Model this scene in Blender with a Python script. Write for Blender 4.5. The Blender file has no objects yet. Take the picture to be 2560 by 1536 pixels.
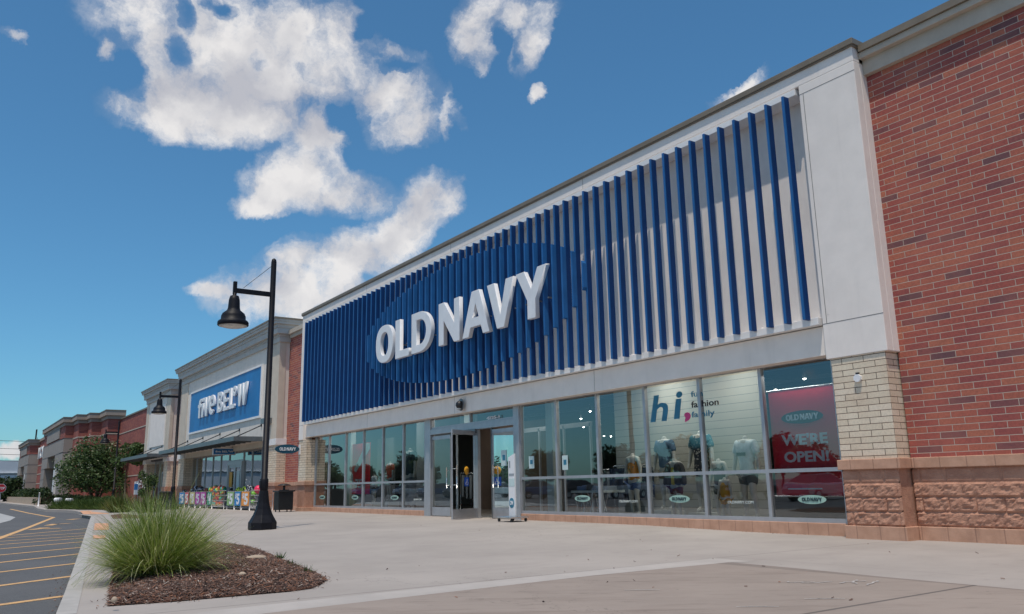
import bpy, bmesh, math, random
from mathutils import Vector, Matrix, noise
random.seed(7)
R = math.radians
SC = bpy.context.scene
COL = SC.collection
# ------------------------------------------------------------------ camera
CAMH, FPX = 1.10, 2033.4
YAW, PITCH, ROLL = -0.9656, 0.2143, -0.02005
_f = Vector((math.sin(YAW)*math.cos(PITCH), math.cos(YAW)*math.cos(PITCH), math.sin(PITCH)))
_r = Vector((math.cos(YAW), -math.sin(YAW), 0)); _u = _r.cross(_f)
_c, _s = math.cos(ROLL), math.sin(ROLL)
RR = _c*_r + _s*_u; UU = -_s*_r + _c*_u; FF = _f
cam = bpy.data.cameras.new("camera"); camo = bpy.data.objects.new("camera", cam); COL.objects.link(camo)
mw = Matrix.Identity(4)
for i in range(3):
    mw[i][0] = RR[i]; mw[i][1] = UU[i]; mw[i][2] = -FF[i]
mw[0][3], mw[1][3], mw[2][3] = 0, 0, CAMH
camo.matrix_world = mw
cam.sensor_width = 36; cam.lens = FPX/2560*36; cam.clip_end = 3000; cam.clip_start = 0.05
SC.camera = camo
def ray(x, y): return RR*((x-1280)/FPX) + UU*(-(y-768)/FPX) + FF
def G(x, y, z=0.0):
    d = ray(x, y); t = (z-CAMH)/d.z; return (d.x*t, d.y*t)
def PY(x, y, Y):
    d = ray(x, y); t = Y/d.y; return (d.x*t, CAMH+d.z*t)
def PX(x, y, X):
    d = ray(x, y); t = X/d.x; return (d.y*t, CAMH+d.z*t)
# ------------------------------------------------------------------ sun, sky, exposure
SUNV = Vector((0.21, -0.27, 1.0)).normalized()
sun = bpy.data.lights.new("sun", 'SUN'); sun.energy = 3.45; sun.angle = R(0.53); sun.color = (1.0, 0.90, 0.77)
suno = bpy.data.objects.new("sun", sun); COL.objects.link(suno)
suno.rotation_euler = SUNV.to_track_quat('Z', 'Y').to_euler(); suno.location = (0, 0, 60)
W = bpy.data.worlds.new("World"); SC.world = W; W.use_nodes = True
SC.view_settings.view_transform = 'Standard'; SC.view_settings.look = 'None'
SC.view_settings.gamma = 1; SC.view_settings.exposure = -0.16
SC.cycles.max_bounces = 8; SC.cycles.transparent_max_bounces = 12
SC.cycles.caustics_reflective = False; SC.cycles.caustics_refractive = False

class NT:
    def __init__(s, tree): s.t = tree; s.n = tree.nodes; s.l = tree.links
    def add(s, typ, **k):
        n = s.n.new(typ)
        for a, b in k.items(): setattr(n, a, b)
        return n
    def put(s, sock, v):
        if isinstance(v, bpy.types.NodeSocket): s.l.new(v, sock)
        elif v is not None: sock.default_value = v
    def m(s, op, a, b=None, c=None, clamp=False):
        n = s.add('ShaderNodeMath', operation=op); n.use_clamp = clamp
        s.put(n.inputs[0], a)
        if b is not None: s.put(n.inputs[1], b)
        if c is not None: s.put(n.inputs[2], c)
        return n.outputs[0]
    def v(s, op, a, b=None, c=None):
        n = s.add('ShaderNodeVectorMath', operation=op); s.put(n.inputs[0], a)
        if b is not None: s.put(n.inputs[3 if op == 'SCALE' else 1], b)
        return n.outputs['Value'] if op in ('DOT_PRODUCT', 'LENGTH') else n.outputs[0]
    def mix(s, f, a, b, blend='MIX'):
        n = s.add('ShaderNodeMix', data_type='RGBA', blend_type=blend)
        s.put(n.inputs[0], f); s.put(n.inputs[6], a); s.put(n.inputs[7], b); return n.outputs[2]
    def noise(s, vec, scale, detail=4, rough=0.55, dist=0.0, col=False):
        n = s.add('ShaderNodeTexNoise'); s.put(n.inputs['Vector'], vec)
        n.inputs['Scale'].default_value = scale; n.inputs['Detail'].default_value = detail
        n.inputs['Roughness'].default_value = rough; n.inputs['Distortion'].default_value = dist
        return n.outputs['Color' if col else 'Fac']
    def ramp(s, f, stops):
        n = s.add('ShaderNodeValToRGB'); s.put(n.inputs[0], f); e = n.color_ramp.elements
        while len(e) < len(stops): e.new(0.5)
        for i, (p, c) in enumerate(stops):
            e[i].position = p; e[i].color = c if len(c) == 4 else (*c, 1)
        return n.outputs[0]
    def rng(s, v, a, b, c, d):
        n = s.add('ShaderNodeMapRange'); s.put(n.inputs[0], v)
        for i, q in enumerate((a, b, c, d)): n.inputs[i+1].default_value = q
        n.interpolation_type = 'SMOOTHSTEP'
        return n.outputs[0]

def build_world():
    t = NT(W.node_tree); t.n.clear()
    out = t.add('ShaderNodeOutputWorld'); bg = t.add('ShaderNodeBackground')
    sky = t.add('ShaderNodeTexSky'); sky.sky_type = 'NISHITA'; sky.sun_disc = False
    sky.sun_elevation = math.asin(SUNV.z); sky.sun_rotation = math.atan2(SUNV.x, SUNV.y)
    sky.air_density = 1.0; sky.dust_density = 0.6; sky.ozone_density = 2.5
    skyc = t.mix(1.0, sky.outputs[0], (0.62, 1.13, 1.32, 1), 'MULTIPLY')
    d = t.add('ShaderNodeTexCoord').outputs['Generated']
    w1 = t.v('SUBTRACT', t.noise(d, 7.0, 3, 0.5, col=True), (0.5, 0.5, 0.5))
    w2 = t.v('SUBTRACT', t.noise(d, 26.0, 5, 0.65, col=True), (0.5, 0.5, 0.5))
    dw = t.v('ADD', d, t.v('SCALE', w1, 0.045)); dw = t.v('ADD', dw, t.v('SCALE', w2, 0.035))
    # (centre px, radii px, tilt deg, weight): each cloud lobe becomes a direction in the sky
    B = [(560,110,250,120,5,1),(640,180,240,110,-18,1),(445,295,150,56,4,1),(560,270,180,70,0,1),(390,100,55,110,12,.9),(700,100,190,100,0,1),
         (480,30,150,50,0,.6),(830,60,70,70,0,.8),(905,160,60,50,40,.8),(1000,225,100,85,30,1.1),(1015,310,80,60,-10,1),(935,190,60,50,10,.8),(985,112,70,22,8,.7),
         (790,325,60,62,70,1.1),(770,400,90,70,-5,1),(740,450,110,60,-5,1),(830,470,120,55,0,1),(670,505,80,28,0,.9),(900,480,70,40,10,.8),
         (1060,500,75,60,-35,1),(980,590,130,60,-35,1),(880,660,140,70,-20,1),(760,640,90,45,-10,.9),(700,730,150,70,-6,1),(820,740,140,70,-10,1),(560,735,75,22,5,.8),
         (1210,60,60,90,15,.9),(1300,40,90,45,-20,.9),(1330,110,38,80,22,.85),(1190,110,45,60,20,.8),(1340,255,26,14,-58,1),(1118,290,12,60,10,.7),
         (262,145,28,24,20,.9),(35,95,34,14,30,.8),(1850,225,75,16,-28,.8),(1210,180,18,26,0,.7),(40,1128,95,16,2,.9),(1120,270,70,14,60,.35)]
    cov = None
    for cx, cy, rx, ry, a, wt in B:
        c = ray(cx, cy).normalized(); ca, sa = math.cos(R(a)), math.sin(R(a))
        pu = ray(cx+ca*rx, cy+sa*rx).normalized()-c; pv = ray(cx-sa*ry, cy+ca*ry).normalized()-c
        U = pu/pu.length_squared; V = pv/pv.length_squared
        r = t.v('SUBTRACT', dw, tuple(c))
        a1 = t.v('DOT_PRODUCT', r, tuple(U)); a2 = t.v('DOT_PRODUCT', r, tuple(V)); a3 = t.m('MULTIPLY', t.v('DOT_PRODUCT', r, tuple(c)), 4.0)
        q = t.m('ADD', t.m('MULTIPLY', a1, a1), t.m('MULTIPLY_ADD', a2, a2, t.m('MULTIPLY', a3, a3)))
        k = t.m('MULTIPLY_ADD', q, -0.5*wt, wt)
        cov = k if cov is None else t.m('SMOOTH_MAX', cov, k, 0.25)
    for cx, cy, rx, ry, wt in ((462,125,34,34,.75),(478,30,24,48,.7),(556,10,34,24,.7),(330,210,60,50,.8),(1005,150,48,16,.8),(655,135,26,14,.3),(1262,95,20,44,.65),(1300,150,16,36,.5),(870,380,30,30,.5),(850,292,42,28,.8),(905,60,30,30,.5)):
        c = ray(cx, cy).normalized(); rr_ = (ray(cx+rx, cy).normalized()-c); vv_ = (ray(cx, cy+ry).normalized()-c); U = rr_/rr_.length_squared; V = vv_/vv_.length_squared
        r = t.v('SUBTRACT', dw, tuple(c)); a1 = t.v('DOT_PRODUCT', r, tuple(U)); a2 = t.v('DOT_PRODUCT', r, tuple(V)); a3 = t.m('MULTIPLY', t.v('DOT_PRODUCT', r, tuple(c)), 4.0)
        q = t.m('ADD', t.m('MULTIPLY', a1, a1), t.m('MULTIPLY_ADD', a2, a2, t.m('MULTIPLY', a3, a3)))
        cov = t.m('SUBTRACT', cov, t.m('MULTIPLY', t.m('MAXIMUM', t.m('SUBTRACT', 1.6, q), 0.0), wt*.6))
    # cumulus over the half of the sky behind the photographer
    sp = t.add('ShaderNodeSeparateXYZ'); t.put(sp.inputs[0], d)
    back = t.m('MULTIPLY', t.rng(sp.outputs[1], -0.02, -0.25, 0, 1), t.rng(sp.outputs[2], 0.0, 0.12, 0, 1))
    bc = t.m('MULTIPLY', t.rng(t.noise(dw, 3.2, 5, 0.6), 0.47, 0.66, 0, 1.1), back)
    cov = t.m('MAXIMUM', cov, bc)
    n1 = t.noise(dw, 16.0, 8, 0.62); n2 = t.noise(dw, 55.0, 6, 0.7)
    tex = t.m('ADD', t.m('MULTIPLY', t.m('SUBTRACT', n1, 0.5), 2.0), t.m('MULTIPLY', t.m('SUBTRACT', n2, 0.5), 0.6))
    f = t.m('ADD', cov, tex)
    alpha = t.m('MAXIMUM', t.m('POWER', t.rng(f, -0.02, 1.02, 0, 1), 1.5), t.m('MULTIPLY', t.m('MULTIPLY', t.rng(f, -0.45, 0.55, 0, .42), t.rng(n1, .42, .62, .25, 1)), 1.0))
    alpha = t.m('MULTIPLY', alpha, t.rng(cov, 0.02, 0.35, 0, 1))
    ls = t.noise(dw, 10.0, 3, 0.45); up = t.noise(t.v('ADD', dw, (0.010, -0.010, 0.026)), 10.0, 3, 0.45)
    br = t.m('ADD', t.m('MULTIPLY', t.m('SUBTRACT', ls, up), 1.6), t.m('MULTIPLY_ADD', n1, 0.35, t.m('MULTIPLY_ADD', t.m('MINIMUM', cov, 1.0), -0.20, 0.47)))
    cc = t.ramp(br, [(0.26, (4.8, 4.85, 5.3)), (0.46, (6.1, 6.05, 6.25)), (0.66, (7.9, 7.7, 7.6))])
    skyd = t.mix(t.rng(cov, -0.9, 0.2, 0, 0.22), skyc, (0.35, 0.75, 1.25, 1))
    colr = t.mix(t.m('MULTIPLY', alpha, 0.96), skyd, cc)
    t.put(bg.inputs[0], colr); bg.inputs[1].default_value = 0.120
    t.l.new(bg.outputs[0], out.inputs[0])
build_world()
W.cycles.sampling_method = 'MANUAL'; W.cycles.sample_map_resolution = 512

# ------------------------------------------------------------------ materials
MATS = {}
def newmat(name):
    m = bpy.data.materials.new(name); m.use_nodes = True; t = NT(m.node_tree)
    b = t.n['Principled BSDF']; MATS[name] = m; return m, t, b
def bump(t, b, h, strength, dist):
    n = t.add('ShaderNodeBump'); n.inputs['Strength'].default_value = strength; n.inputs['Distance'].default_value = dist
    t.put(n.inputs['Height'], h); t.l.new(n.outputs[0], b.inputs['Normal'])
def vec(t, obj=False):
    return t.add('ShaderNodeTexCoord').outputs['Object'] if obj else t.add('ShaderNodeNewGeometry').outputs['Position']
def M(name, c, rough=0.6, var=0.12, scale=3.0, bmp=0.0, bscale=60.0, metal=0.0, obj=False, spec=0.5, coat=0.0, grime=0.0):
    m, t, b = newmat(name); p = vec(t, obj)
    n = t.noise(p, scale, 6, 0.6)
    lo = tuple(max(0, x*(1-var)) for x in c)+(1,); hi = tuple(min(1, x*(1+var)) for x in c)+(1,)
    col = t.mix(t.rng(n, 0.3, 0.7, 0, 1), lo, hi)
    if grime:
        mp = t.add('ShaderNodeMapping'); mp.inputs['Scale'].default_value = (2.2, 2.2, 0.25); t.put(mp.inputs[0], p)
        g = t.rng(t.noise(mp.outputs[0], 1.6, 6, 0.65), 0.5, 0.78, 0, grime)
        col = t.mix(g, col, tuple(x*0.55 for x in c)+(1,))
    t.put(b.inputs['Base Color'], col); b.inputs['Roughness'].default_value = rough
    b.inputs['Metallic'].default_value = metal; b.inputs['Specular IOR Level'].default_value = spec
    b.inputs['Coat Weight'].default_value = coat
    if bmp: bump(t, b, t.noise(p, bscale, 4, 0.6), bmp, 0.01)
    return m
def wallvec(t):
    p = vec(t); s = t.add('ShaderNodeSeparateXYZ'); t.put(s.inputs[0], p)
    c = t.add('ShaderNodeCombineXYZ'); t.put(c.inputs[0], t.m('ADD', s.outputs[0], s.outputs[1])); t.put(c.inputs[1], s.outputs[2])
    return p, s, c.outputs[0]
def brick(name, stops, mortar, bw=0.45, bh=0.115, ms=0.007, rough=0.85, off=(0, 0)):
    m, t, b = newmat(name); p, s, u = wallvec(t)
    u = t.v('ADD', u, (50+off[0], off[1], 0)); br = t.add('ShaderNodeTexBrick'); t.put(br.inputs['Vector'], u)
    br.inputs['Color1'].default_value = (0, 0, 0, 1); br.inputs['Color2'].default_value = (1, 1, 1, 1); br.inputs['Mortar'].default_value = (.5, .5, .5, 1)
    br.inputs['Scale'].default_value = 1; br.inputs['Mortar Size'].default_value = ms; br.inputs['Mortar Smooth'].default_value = 0.25
    br.inputs['Bias'].default_value = 0; br.inputs['Brick Width'].default_value = bw; br.inputs['Row Height'].default_value = bh
    col = t.ramp(br.outputs['Color'], stops)
    n = t.noise(p, 26, 5, 0.7); col = t.mix(t.rng(n, 0.3, 0.75, 0, 0.38), col, tuple(x*0.45 for x in stops[0][1][:3])+(1,))
    n2 = t.noise(p, 0.9, 4, 0.6); col = t.mix(t.rng(n2, 0.35, 0.75, 0, 0.22), col, tuple(min(1, x*1.5) for x in stops[-1][1][:3])+(1,))
    mc = t.mix(t.noise(p, 9, 3), tuple(x*0.75 for x in mortar)+(1,), tuple(x*1.15 for x in mortar)+(1,))
    col = t.mix(br.outputs['Fac'], col, mc)
    t.put(b.inputs['Base Color'], col); b.inputs['Roughness'].default_value = rough; b.inputs['Specular IOR Level'].default_value = 0.25
    h = t.m('SUBTRACT', t.m('MULTIPLY', n, 0.25), t.m('MULTIPLY', br.outputs['Fac'], 1.0)); bump(t, b, h, 0.7, 0.008)
    return m
brick('red_brick', [(0, (.17, .085, .095)), (.06, (.22, .09, .095)), (.12, (.33, .09, .085)), (.35, (.385, .10, .085)), (.65, (.425, .115, .088)), (.9, (.47, .15, .10)), (1, (.50, .175, .11))], (.54, .43, .36))
brick('yellow_brick', [(0, (.72, .58, .44)), (.5, (.78, .64, .49)), (1, (.83, .69, .55))], (.16, .11, .085), off=(0.31, 0.02))
brick('far_brick', [(0, (.27, .085, .08)), (.5, (.34, .105, .09)), (1, (.40, .14, .105))], (.30, .16, .13), bw=.5, bh=.12)
def splitface():
    m, t, b = newmat('split_face_block'); p, s, u = wallvec(t)
    n = t.noise(p, 5, 6, 0.65); c = t.mix(t.rng(n, .3, .7, 0, 1), (.42, .215, .15, 1), (.55, .30, .21, 1))
    n3 = t.noise(p, 40, 4, .7); c = t.mix(t.rng(n3, .45, .8, 0, .35), c, (.5, .33, .26, 1))
    t.put(b.inputs['Base Color'], c); b.inputs['Roughness'].default_value = .9; b.inputs['Specular IOR Level'].default_value = .2
    mp = t.add('ShaderNodeMapping'); mp.inputs['Scale'].default_value = (1, 1, 2.2); t.put(mp.inputs[0], p)
    bump(t, b, t.noise(mp.outputs[0], 22, 6, .65, .6), 1.0, .02)
splitface()
def smoothblock():
    m, t, b = newmat('smooth_block'); p, s, u = wallvec(t)
    n = t.noise(p, 4, 6, .6); c = t.mix(t.rng(n, .3, .7, 0, 1), (.50, .285, .195, 1), (.60, .355, .25, 1))
    st = t.noise(t.v('MULTIPLY', p, (3, 3, .5)), 2.0, 4, .6); c = t.mix(t.rng(st, .5, .75, 0, .25), c, (.22, .12, .09, 1))
    br = t.add('ShaderNodeTexBrick'); t.put(br.inputs['Vector'], t.v('ADD', u, (50, 50, 0))); br.offset = 0
    br.inputs['Scale'].default_value = 1; br.inputs['Brick Width'].default_value = .46; br.inputs['Row Height'].default_value = 20
    br.inputs['Mortar Size'].default_value = .012; br.inputs['Mortar Smooth'].default_value = .6
    c = t.mix(t.m('MULTIPLY', br.outputs['Fac'], .45), c, (.19, .10, .08, 1))
    t.put(b.inputs['Base Color'], c); b.inputs['Roughness'].default_value = .85; b.inputs['Specular IOR Level'].default_value = .25
    bump(t, b, t.m('SUBTRACT', t.noise(p, 45, 4), br.outputs['Fac']), .4, .008)
smoothblock()
def shiplap():
    m, t, b = newmat('white_board_wall'); p = vec(t); s = t.add('ShaderNodeSeparateXYZ'); t.put(s.inputs[0], p)
    fr = t.m('FRACT', t.m('MULTIPLY', s.outputs[2], 1/0.2)); ln = t.rng(fr, .0, .10, 1, 0)
    c = t.mix(ln, (.49, .475, .41, 1), (.19, .18, .155, 1)); t.put(b.inputs['Base Color'], c); b.inputs['Roughness'].default_value = .6
shiplap()
M('stucco_white', (.86, .795, .75), .85, .035, 2.0, .35, 90, grime=.17)
M('stucco_band', (.90, .82, .75), .85, .035, 2.0, .35, 90, grime=.17)
M('trim_white', (.84, .82, .81), .5, .05, 3.0)
M('stucco_tan', (.62, .54, .45), .85, .07, 1.5, .3, 80, grime=.2)
M('stucco_beige', (.78, .71, .64), .85, .06, 1.5, .3, 80, grime=.2)
M('cornice_grey', (.52, .50, .47), .8, .06, 1.5, .2, 60, grime=.2)
M('coping_brown', (.20, .165, .125), .5, .1, 2.0)
M('frieze_tan', (.50, .44, .37), .8, .08, 2.0, .25, 80, grime=.2)
M('panel_joint', (.20, .19, .185), .8)
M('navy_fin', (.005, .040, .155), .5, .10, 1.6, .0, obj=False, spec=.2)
M('navy_fin_front_lit', (.020, .125, .345), .45, .1, 2, spec=.25)  # fin blue lightened: sunlight on the front faces painted into the colour
M('letter_white', (.78, .79, .82), .4, .04, 3)
M('sign_blue', (.008, .17, .46), .45, .10, .9, grime=.2)
M('sign_navy', (.008, .045, .10), .4)
M('sign_teal', (.010, .075, .125), .35)
M('alu_frame', (.47, .47, .49), .38, .06, 4, metal=.55, grime=.1)
M('alu_dark', (.20, .21, .22), .4, .1, 4, metal=.6)
M('steel', (.62, .62, .62), .25, .05, 4, metal=.9)
M('lamp_black', (.010, .010, .014), .5, .2, 8, obj=True, coat=.0, spec=.2)
M('black_plastic', (.014, .014, .017), .45, .2, 8)
M('canopy_metal', (.15, .17, .18), .4, .12, 2, metal=.4)
M('lamp_lens', (.55, .54, .50), .25, .1, 9, obj=True)
M('white_plastic', (.80, .80, .82), .35, .03)
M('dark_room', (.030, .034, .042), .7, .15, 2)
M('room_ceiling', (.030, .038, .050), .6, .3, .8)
M('room_floor', (.34, .32, .29), .25, .1, 1.5)
M('room_brown', (.16, .115, .09), .7, .1, 1)
M('room_wall', (.20, .22, .23), .7, .05, 2)
M('pale_column', (.55, .60, .58), .6, .05, 2)
M('mannequin_skin', (.60, .585, .53), .45, .04, 5, obj=True)
M('poster_red', (.86, .018, .045), .35, .06, 2)
M('poster_paper', (.55, .68, .68), .5, .05, 6)
M('poster_pink', (.95, .80, .84), .4)
M('decal_green', (.34, .52, .45), .5)
M('decal_white', (.55, .60, .58), .5)
M('ink_dark', (.02, .045, .055), .5)
M('ink_blue', (.03, .19, .30), .5)
M('ink_black', (.012, .012, .02), .5)
M('ink_pink', (.62, .05, .20), .5)
M('sticker_orange', (.75, .36, .02), .5)
M('sticker_blue', (.02, .10, .50), .5)
def worn(name, c):
    m, t, b = newmat(name); p = vec(t); n = t.noise(p, 7, 8, .8); c2 = t.mix(t.rng(n, .52, .66, 0, .75), c+(1,), (.13, .125, .12, 1))
    n2 = t.noise(p, 60, 4, .8); c2 = t.mix(t.rng(n2, .5, .72, 0, .5), c2, (.15, .13, .11, 1)); t.put(b.inputs['Base Color'], c2); b.inputs['Roughness'].default_value = .85
worn('asphalt_line', (.66, .39, .17)); worn('chalk_paint', (.50, .47, .45))
M('line_white', (.55, .52, .47), .8, .2, 9)
M('tactile_orange', (.62, .33, .20), .85, .12, 6, .4, 30)
M('edge_concrete', (.43, .395, .37), .85, .08, 1.2, .3, 70)
M('curb_concrete', (.40, .38, .36), .85, .10, 2.5, .3, 70)
M('light_concrete', (.38, .38, .38), .85, .10, 1.0, .3, 50)
M('bark', (.10, .075, .055), .9, .2, 12, .6, 30, obj=True)
M('black_fence', (.012, .012, .014), .4)
M('cement_wall', (.42, .33, .25), .9, .1, 1.5, .3, 20)
M('metal_siding', (.50, .52, .56), .5, .05, .3)
M('stop_red', (.45, .012, .018), .4, .1, 4)
M('wire', (.03, .03, .035), .5)
M('kohl_tan', (.34, .27, .225), .85, .06, .6, grime=.1)
M('kohl_grey', (.31, .275, .25), .85, .06, .6, grime=.1)
for n_, c_ in dict(cloth_orange=(.70, .26, .03), cloth_chambray=(.10, .17, .27), cloth_khaki=(.20, .16, .10), cloth_yellow=(.65, .50, .05), cloth_charcoal=(.05, .05, .06),
        cloth_white=(.66, .72, .74), cloth_coral=(.85, .12, .07), cloth_black=(.015, .015, .02), cloth_grey=(.22, .24, .26), cloth_navy=(.02, .035, .07), cloth_wine=(.14, .035, .04),
        cloth_olive=(.09, .10, .085), cloth_mustard=(.62, .32, .02), cloth_red=(.5, .03, .04), cloth_blue=(.08, .14, .30)).items():
    M(n_, c_, .85, .15, 9, .3, 25)
def floral():
    m, t, b = newmat('cloth_floral'); p = vec(t); v = t.add('ShaderNodeTexVoronoi'); t.put(v.inputs[0], p); v.inputs['Scale'].default_value = 14
    c = t.mix(t.rng(v.outputs['Distance'], .28, .36, 1, 0), (.018, .02, .035, 1), (.55, .50, .42, 1)); s = t.add('ShaderNodeSeparateXYZ'); t.put(s.inputs[0], p)
    c = t.mix(t.rng(s.outputs[2], 1.85, 2.0, 0, .75), c, (.05, .25, .33, 1)); t.put(b.inputs['Base Color'], c); b.inputs['Roughness'].default_value = .85
floral()
def orangeprint():
    m, t, b = newmat('cloth_print'); p = vec(t); v = t.add('ShaderNodeTexVoronoi'); t.put(v.inputs[0], p); v.inputs['Scale'].default_value = 11
    c = t.mix(t.rng(v.outputs['Distance'], .22, .30, 1, 0), (.72, .27, .035, 1), (.10, .13, .06, 1)); t.put(b.inputs['Base Color'], c); b.inputs['Roughness'].default_value = .85
orangeprint()
def asphalt():
    m, t, b = newmat('asphalt'); p = vec(t)
    n = t.noise(p, 70, 4, .8); c = t.mix(t.rng(n, .25, .8, 0, 1), (.048, .05, .054, 1), (.145, .145, .15, 1))
    n2 = t.noise(p, .35, 4, .6); c = t.mix(t.rng(n2, .35, .7, 0, .5), c, (.13, .13, .135, 1))
    v = t.add('ShaderNodeTexVoronoi'); t.put(v.inputs[0], p); v.inputs['Scale'].default_value = 38
    c = t.mix(t.rng(v.outputs['Distance'], .10, .22, .5, 0), c, (.30, .29, .28, 1))
    t.put(b.inputs['Base Color'], c); b.inputs['Roughness'].default_value = .85; bump(t, b, n, .6, .01)
asphalt()
def concrete(name, base, stain, joints, patch=.42, streak=False):
    m, t, b = newmat(name); p = vec(t); s = t.add('ShaderNodeSeparateXYZ'); t.put(s.inputs[0], p)
    n = t.noise(p, .45, 6, .6); c = t.mix(t.rng(n, .3, .7, 0, 1), tuple(x*.90 for x in base)+(1,), tuple(x*1.07 for x in base)+(1,))
    q = t.v('MULTIPLY', t.v('ADD', t.v('SCALE', (1, 0, 0), t.v('DOT_PRODUCT', p, (.60, .80, 0))), t.v('SCALE', (0, 1, 0), t.v('DOT_PRODUCT', p, (-.80, .60, 0)))), (.38, 1.9, 1)) if streak else t.v('MULTIPLY', p, (1, .5, 1))
    n2 = t.noise(q, 1.1, 8, .7, .4); c = t.mix(t.rng(n2, .48, .75, 0, patch), c, stain+(1,))
    n4 = t.noise(q, 5.0, 8, .75, .3); c = t.mix(t.rng(n4, .52, .72, 0, patch*.7), c, tuple(x*.8 for x in stain)+(1,))
    if streak:
        n5 = t.noise(t.v('ADD', q, (9, 4, 0)), 2.6, 7, .8, .5); c = t.mix(t.rng(n5, .60, .74, 0, .55), c, (.42, .39, .37, 1))
    n3 = t.noise(p, 120, 3, .7); c = t.mix(t.rng(n3, .35, .8, 0, .16), c, tuple(x*.6 for x in base)+(1,))
    vo = t.add('ShaderNodeTexVoronoi'); t.put(vo.inputs[0], p); vo.inputs['Scale'].default_value = 1.7; c = t.mix(t.rng(vo.outputs['Distance'], .022, .04, .45, 0), c, (.12, .105, .095, 1))
    cr = t.m('ABSOLUTE', t.m('SUBTRACT', t.noise(p, .22, 7, .6), .5)); c = t.mix(t.m('MULTIPLY', t.rng(cr, .0004, .0016, 1, 0), t.rng(t.noise(p, .15, 2), .5, .6, 0, .35)), c, (.10, .09, .08, 1))
    for ax, pos, w, k in joints:
        dd = t.m('ABSOLUTE', t.m('SUBTRACT', s.outputs[ax], pos)) if pos is not None else None
        c = t.mix(t.m('MULTIPLY', t.rng(dd, w*.5, w, 1, 0), k), c, (.10, .09, .085, 1))
    t.put(b.inputs['Base Color'], c); b.inputs['Roughness'].default_value = .82; b.inputs['Specular IOR Level'].default_value = .3
    bump(t, b, t.noise(p, 90, 4, .7), .25, .004)
concrete('sidewalk_concrete', (.39, .352, .325), (.29, .252, .235), [(0, -8.42, .016, .6), (1, 9.6, .014, .24), (0, -13.4, .014, .24), (0, -18.4, .016, .22), (0, -23.4, .018, .22), (0, -28.4, .02, .2)], .35)
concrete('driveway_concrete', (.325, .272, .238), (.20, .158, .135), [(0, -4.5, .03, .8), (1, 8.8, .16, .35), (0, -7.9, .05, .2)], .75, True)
def mulchmat(name, stops):
    m, t, b = newmat(name); p = vec(t, True)
    n = t.noise(p, 45, 5, .8); c = t.ramp(n, stops); n2 = t.noise(p, 2.2, 3); c = t.mix(t.rng(n2, .42, .62, 0, .6), c, (.22, .085, .045, 1))
    t.put(b.inputs['Base Color'], c); b.inputs['Roughness'].default_value = .95; bump(t, b, t.noise(p, 80, 5, .8), 1, .02)
mulchmat('mulch', [(.3, (.025, .015, .012)), (.5, (.09, .05, .038)), (.68, (.20, .13, .10)), (.8, (.33, .25, .21))])
def rnd_mat(name, stops, rough=.7, trans=0.0, spec=.3):
    m, t, b = newmat(name); g = t.add('ShaderNodeNewGeometry'); c = t.ramp(g.outputs['Random Per Island'], stops)
    t.put(b.inputs['Base Color'], c); b.inputs['Roughness'].default_value = rough; b.inputs['Specular IOR Level'].default_value = spec
    if trans:
        o = t.n['Material Output']; tr = t.add('ShaderNodeBsdfTranslucent'); t.put(tr.inputs[0], c); mx = t.add('ShaderNodeMixShader')
        mx.inputs[0].default_value = trans; t.l.new(b.outputs[0], mx.inputs[1]); t.l.new(tr.outputs[0], mx.inputs[2]); t.l.new(mx.outputs[0], o.inputs[0])
rnd_mat('grass_blade', [(0, (.11, .16, .028)), (.40, (.25, .34, .055)), (.72, (.42, .50, .13)), (.90, (.70, .70, .38)), (1, (.66, .52, .33))], .38, .3, .6)
rnd_mat('grass_far', [(0, (.05, .08, .015)), (.6, (.12, .17, .035)), (1, (.30, .27, .11))], .6, .3)
rnd_mat('grass_mound', [(0, (.03, .06, .012)), (.6, (.07, .12, .022)), (1, (.15, .19, .05))], .6, .3)
rnd_mat('dead_blade', [(0, (.12, .085, .05)), (1, (.30, .23, .14))], .7, .2)
rnd_mat('leaf_green', [(0, (.028, .055, .018)), (.5, (.065, .115, .035)), (1, (.13, .19, .07))], .6, .3)
rnd_mat('leaf_dark', [(0, (.012, .026, .010)), (.6, (.028, .055, .016)), (1, (.05, .08, .025))], .6, .25)
rnd_mat('leaf_autumn', [(0, (.04, .06, .015)), (.6, (.10, .11, .03)), (1, (.18, .15, .05))], .6, .25)
rnd_mat('blossom', [(0, (.30, .34, .20)), (1, (.55, .55, .42))], .7, .3)
rnd_mat('chip', [(0, (.04, .025, .022)), (.45, (.11, .07, .058)), (.72, (.19, .115, .09)), (.86, (.30, .13, .07)), (.96, (.27, .21, .18)), (1, (.6, .52, .45))], .9)
def glassmat(name, tint, ior, base_refl=0.0):
    m = bpy.data.materials.new(name); m.use_nodes = True; t = NT(m.node_tree); t.n.clear(); MATS[name] = m
    o = t.add('ShaderNodeOutputMaterial'); tr = t.add('ShaderNodeBsdfTransparent'); tr.inputs[0].default_value = tint+(1,)
    gl = t.add('ShaderNodeBsdfGlossy'); gl.inputs['Roughness'].default_value = 0.012; gl.inputs[0].default_value = (.92, .98, 1, 1)
    p = vec(t); bp = t.add('ShaderNodeBump'); bp.inputs['Strength'].default_value = .10; bp.inputs['Distance'].default_value = .02
    t.put(bp.inputs['Height'], t.noise(p, .8, 2)); t.l.new(bp.outputs[0], gl.inputs['Normal'])
    fr = t.add('ShaderNodeFresnel'); fr.inputs[0].default_value = ior
    f = t.m('ADD', t.m('MULTIPLY', fr.outputs[0], 1.9), base_refl, clamp=True)
    mx = t.add('ShaderNodeMixShader'); t.put(mx.inputs[0], f); t.l.new(tr.outputs[0], mx.inputs[1]); t.l.new(gl.outputs[0], mx.inputs[2]); t.l.new(mx.outputs[0], o.inputs[0])
glassmat('glass', (.76, .83, .85), 1.5, .075)
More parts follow.
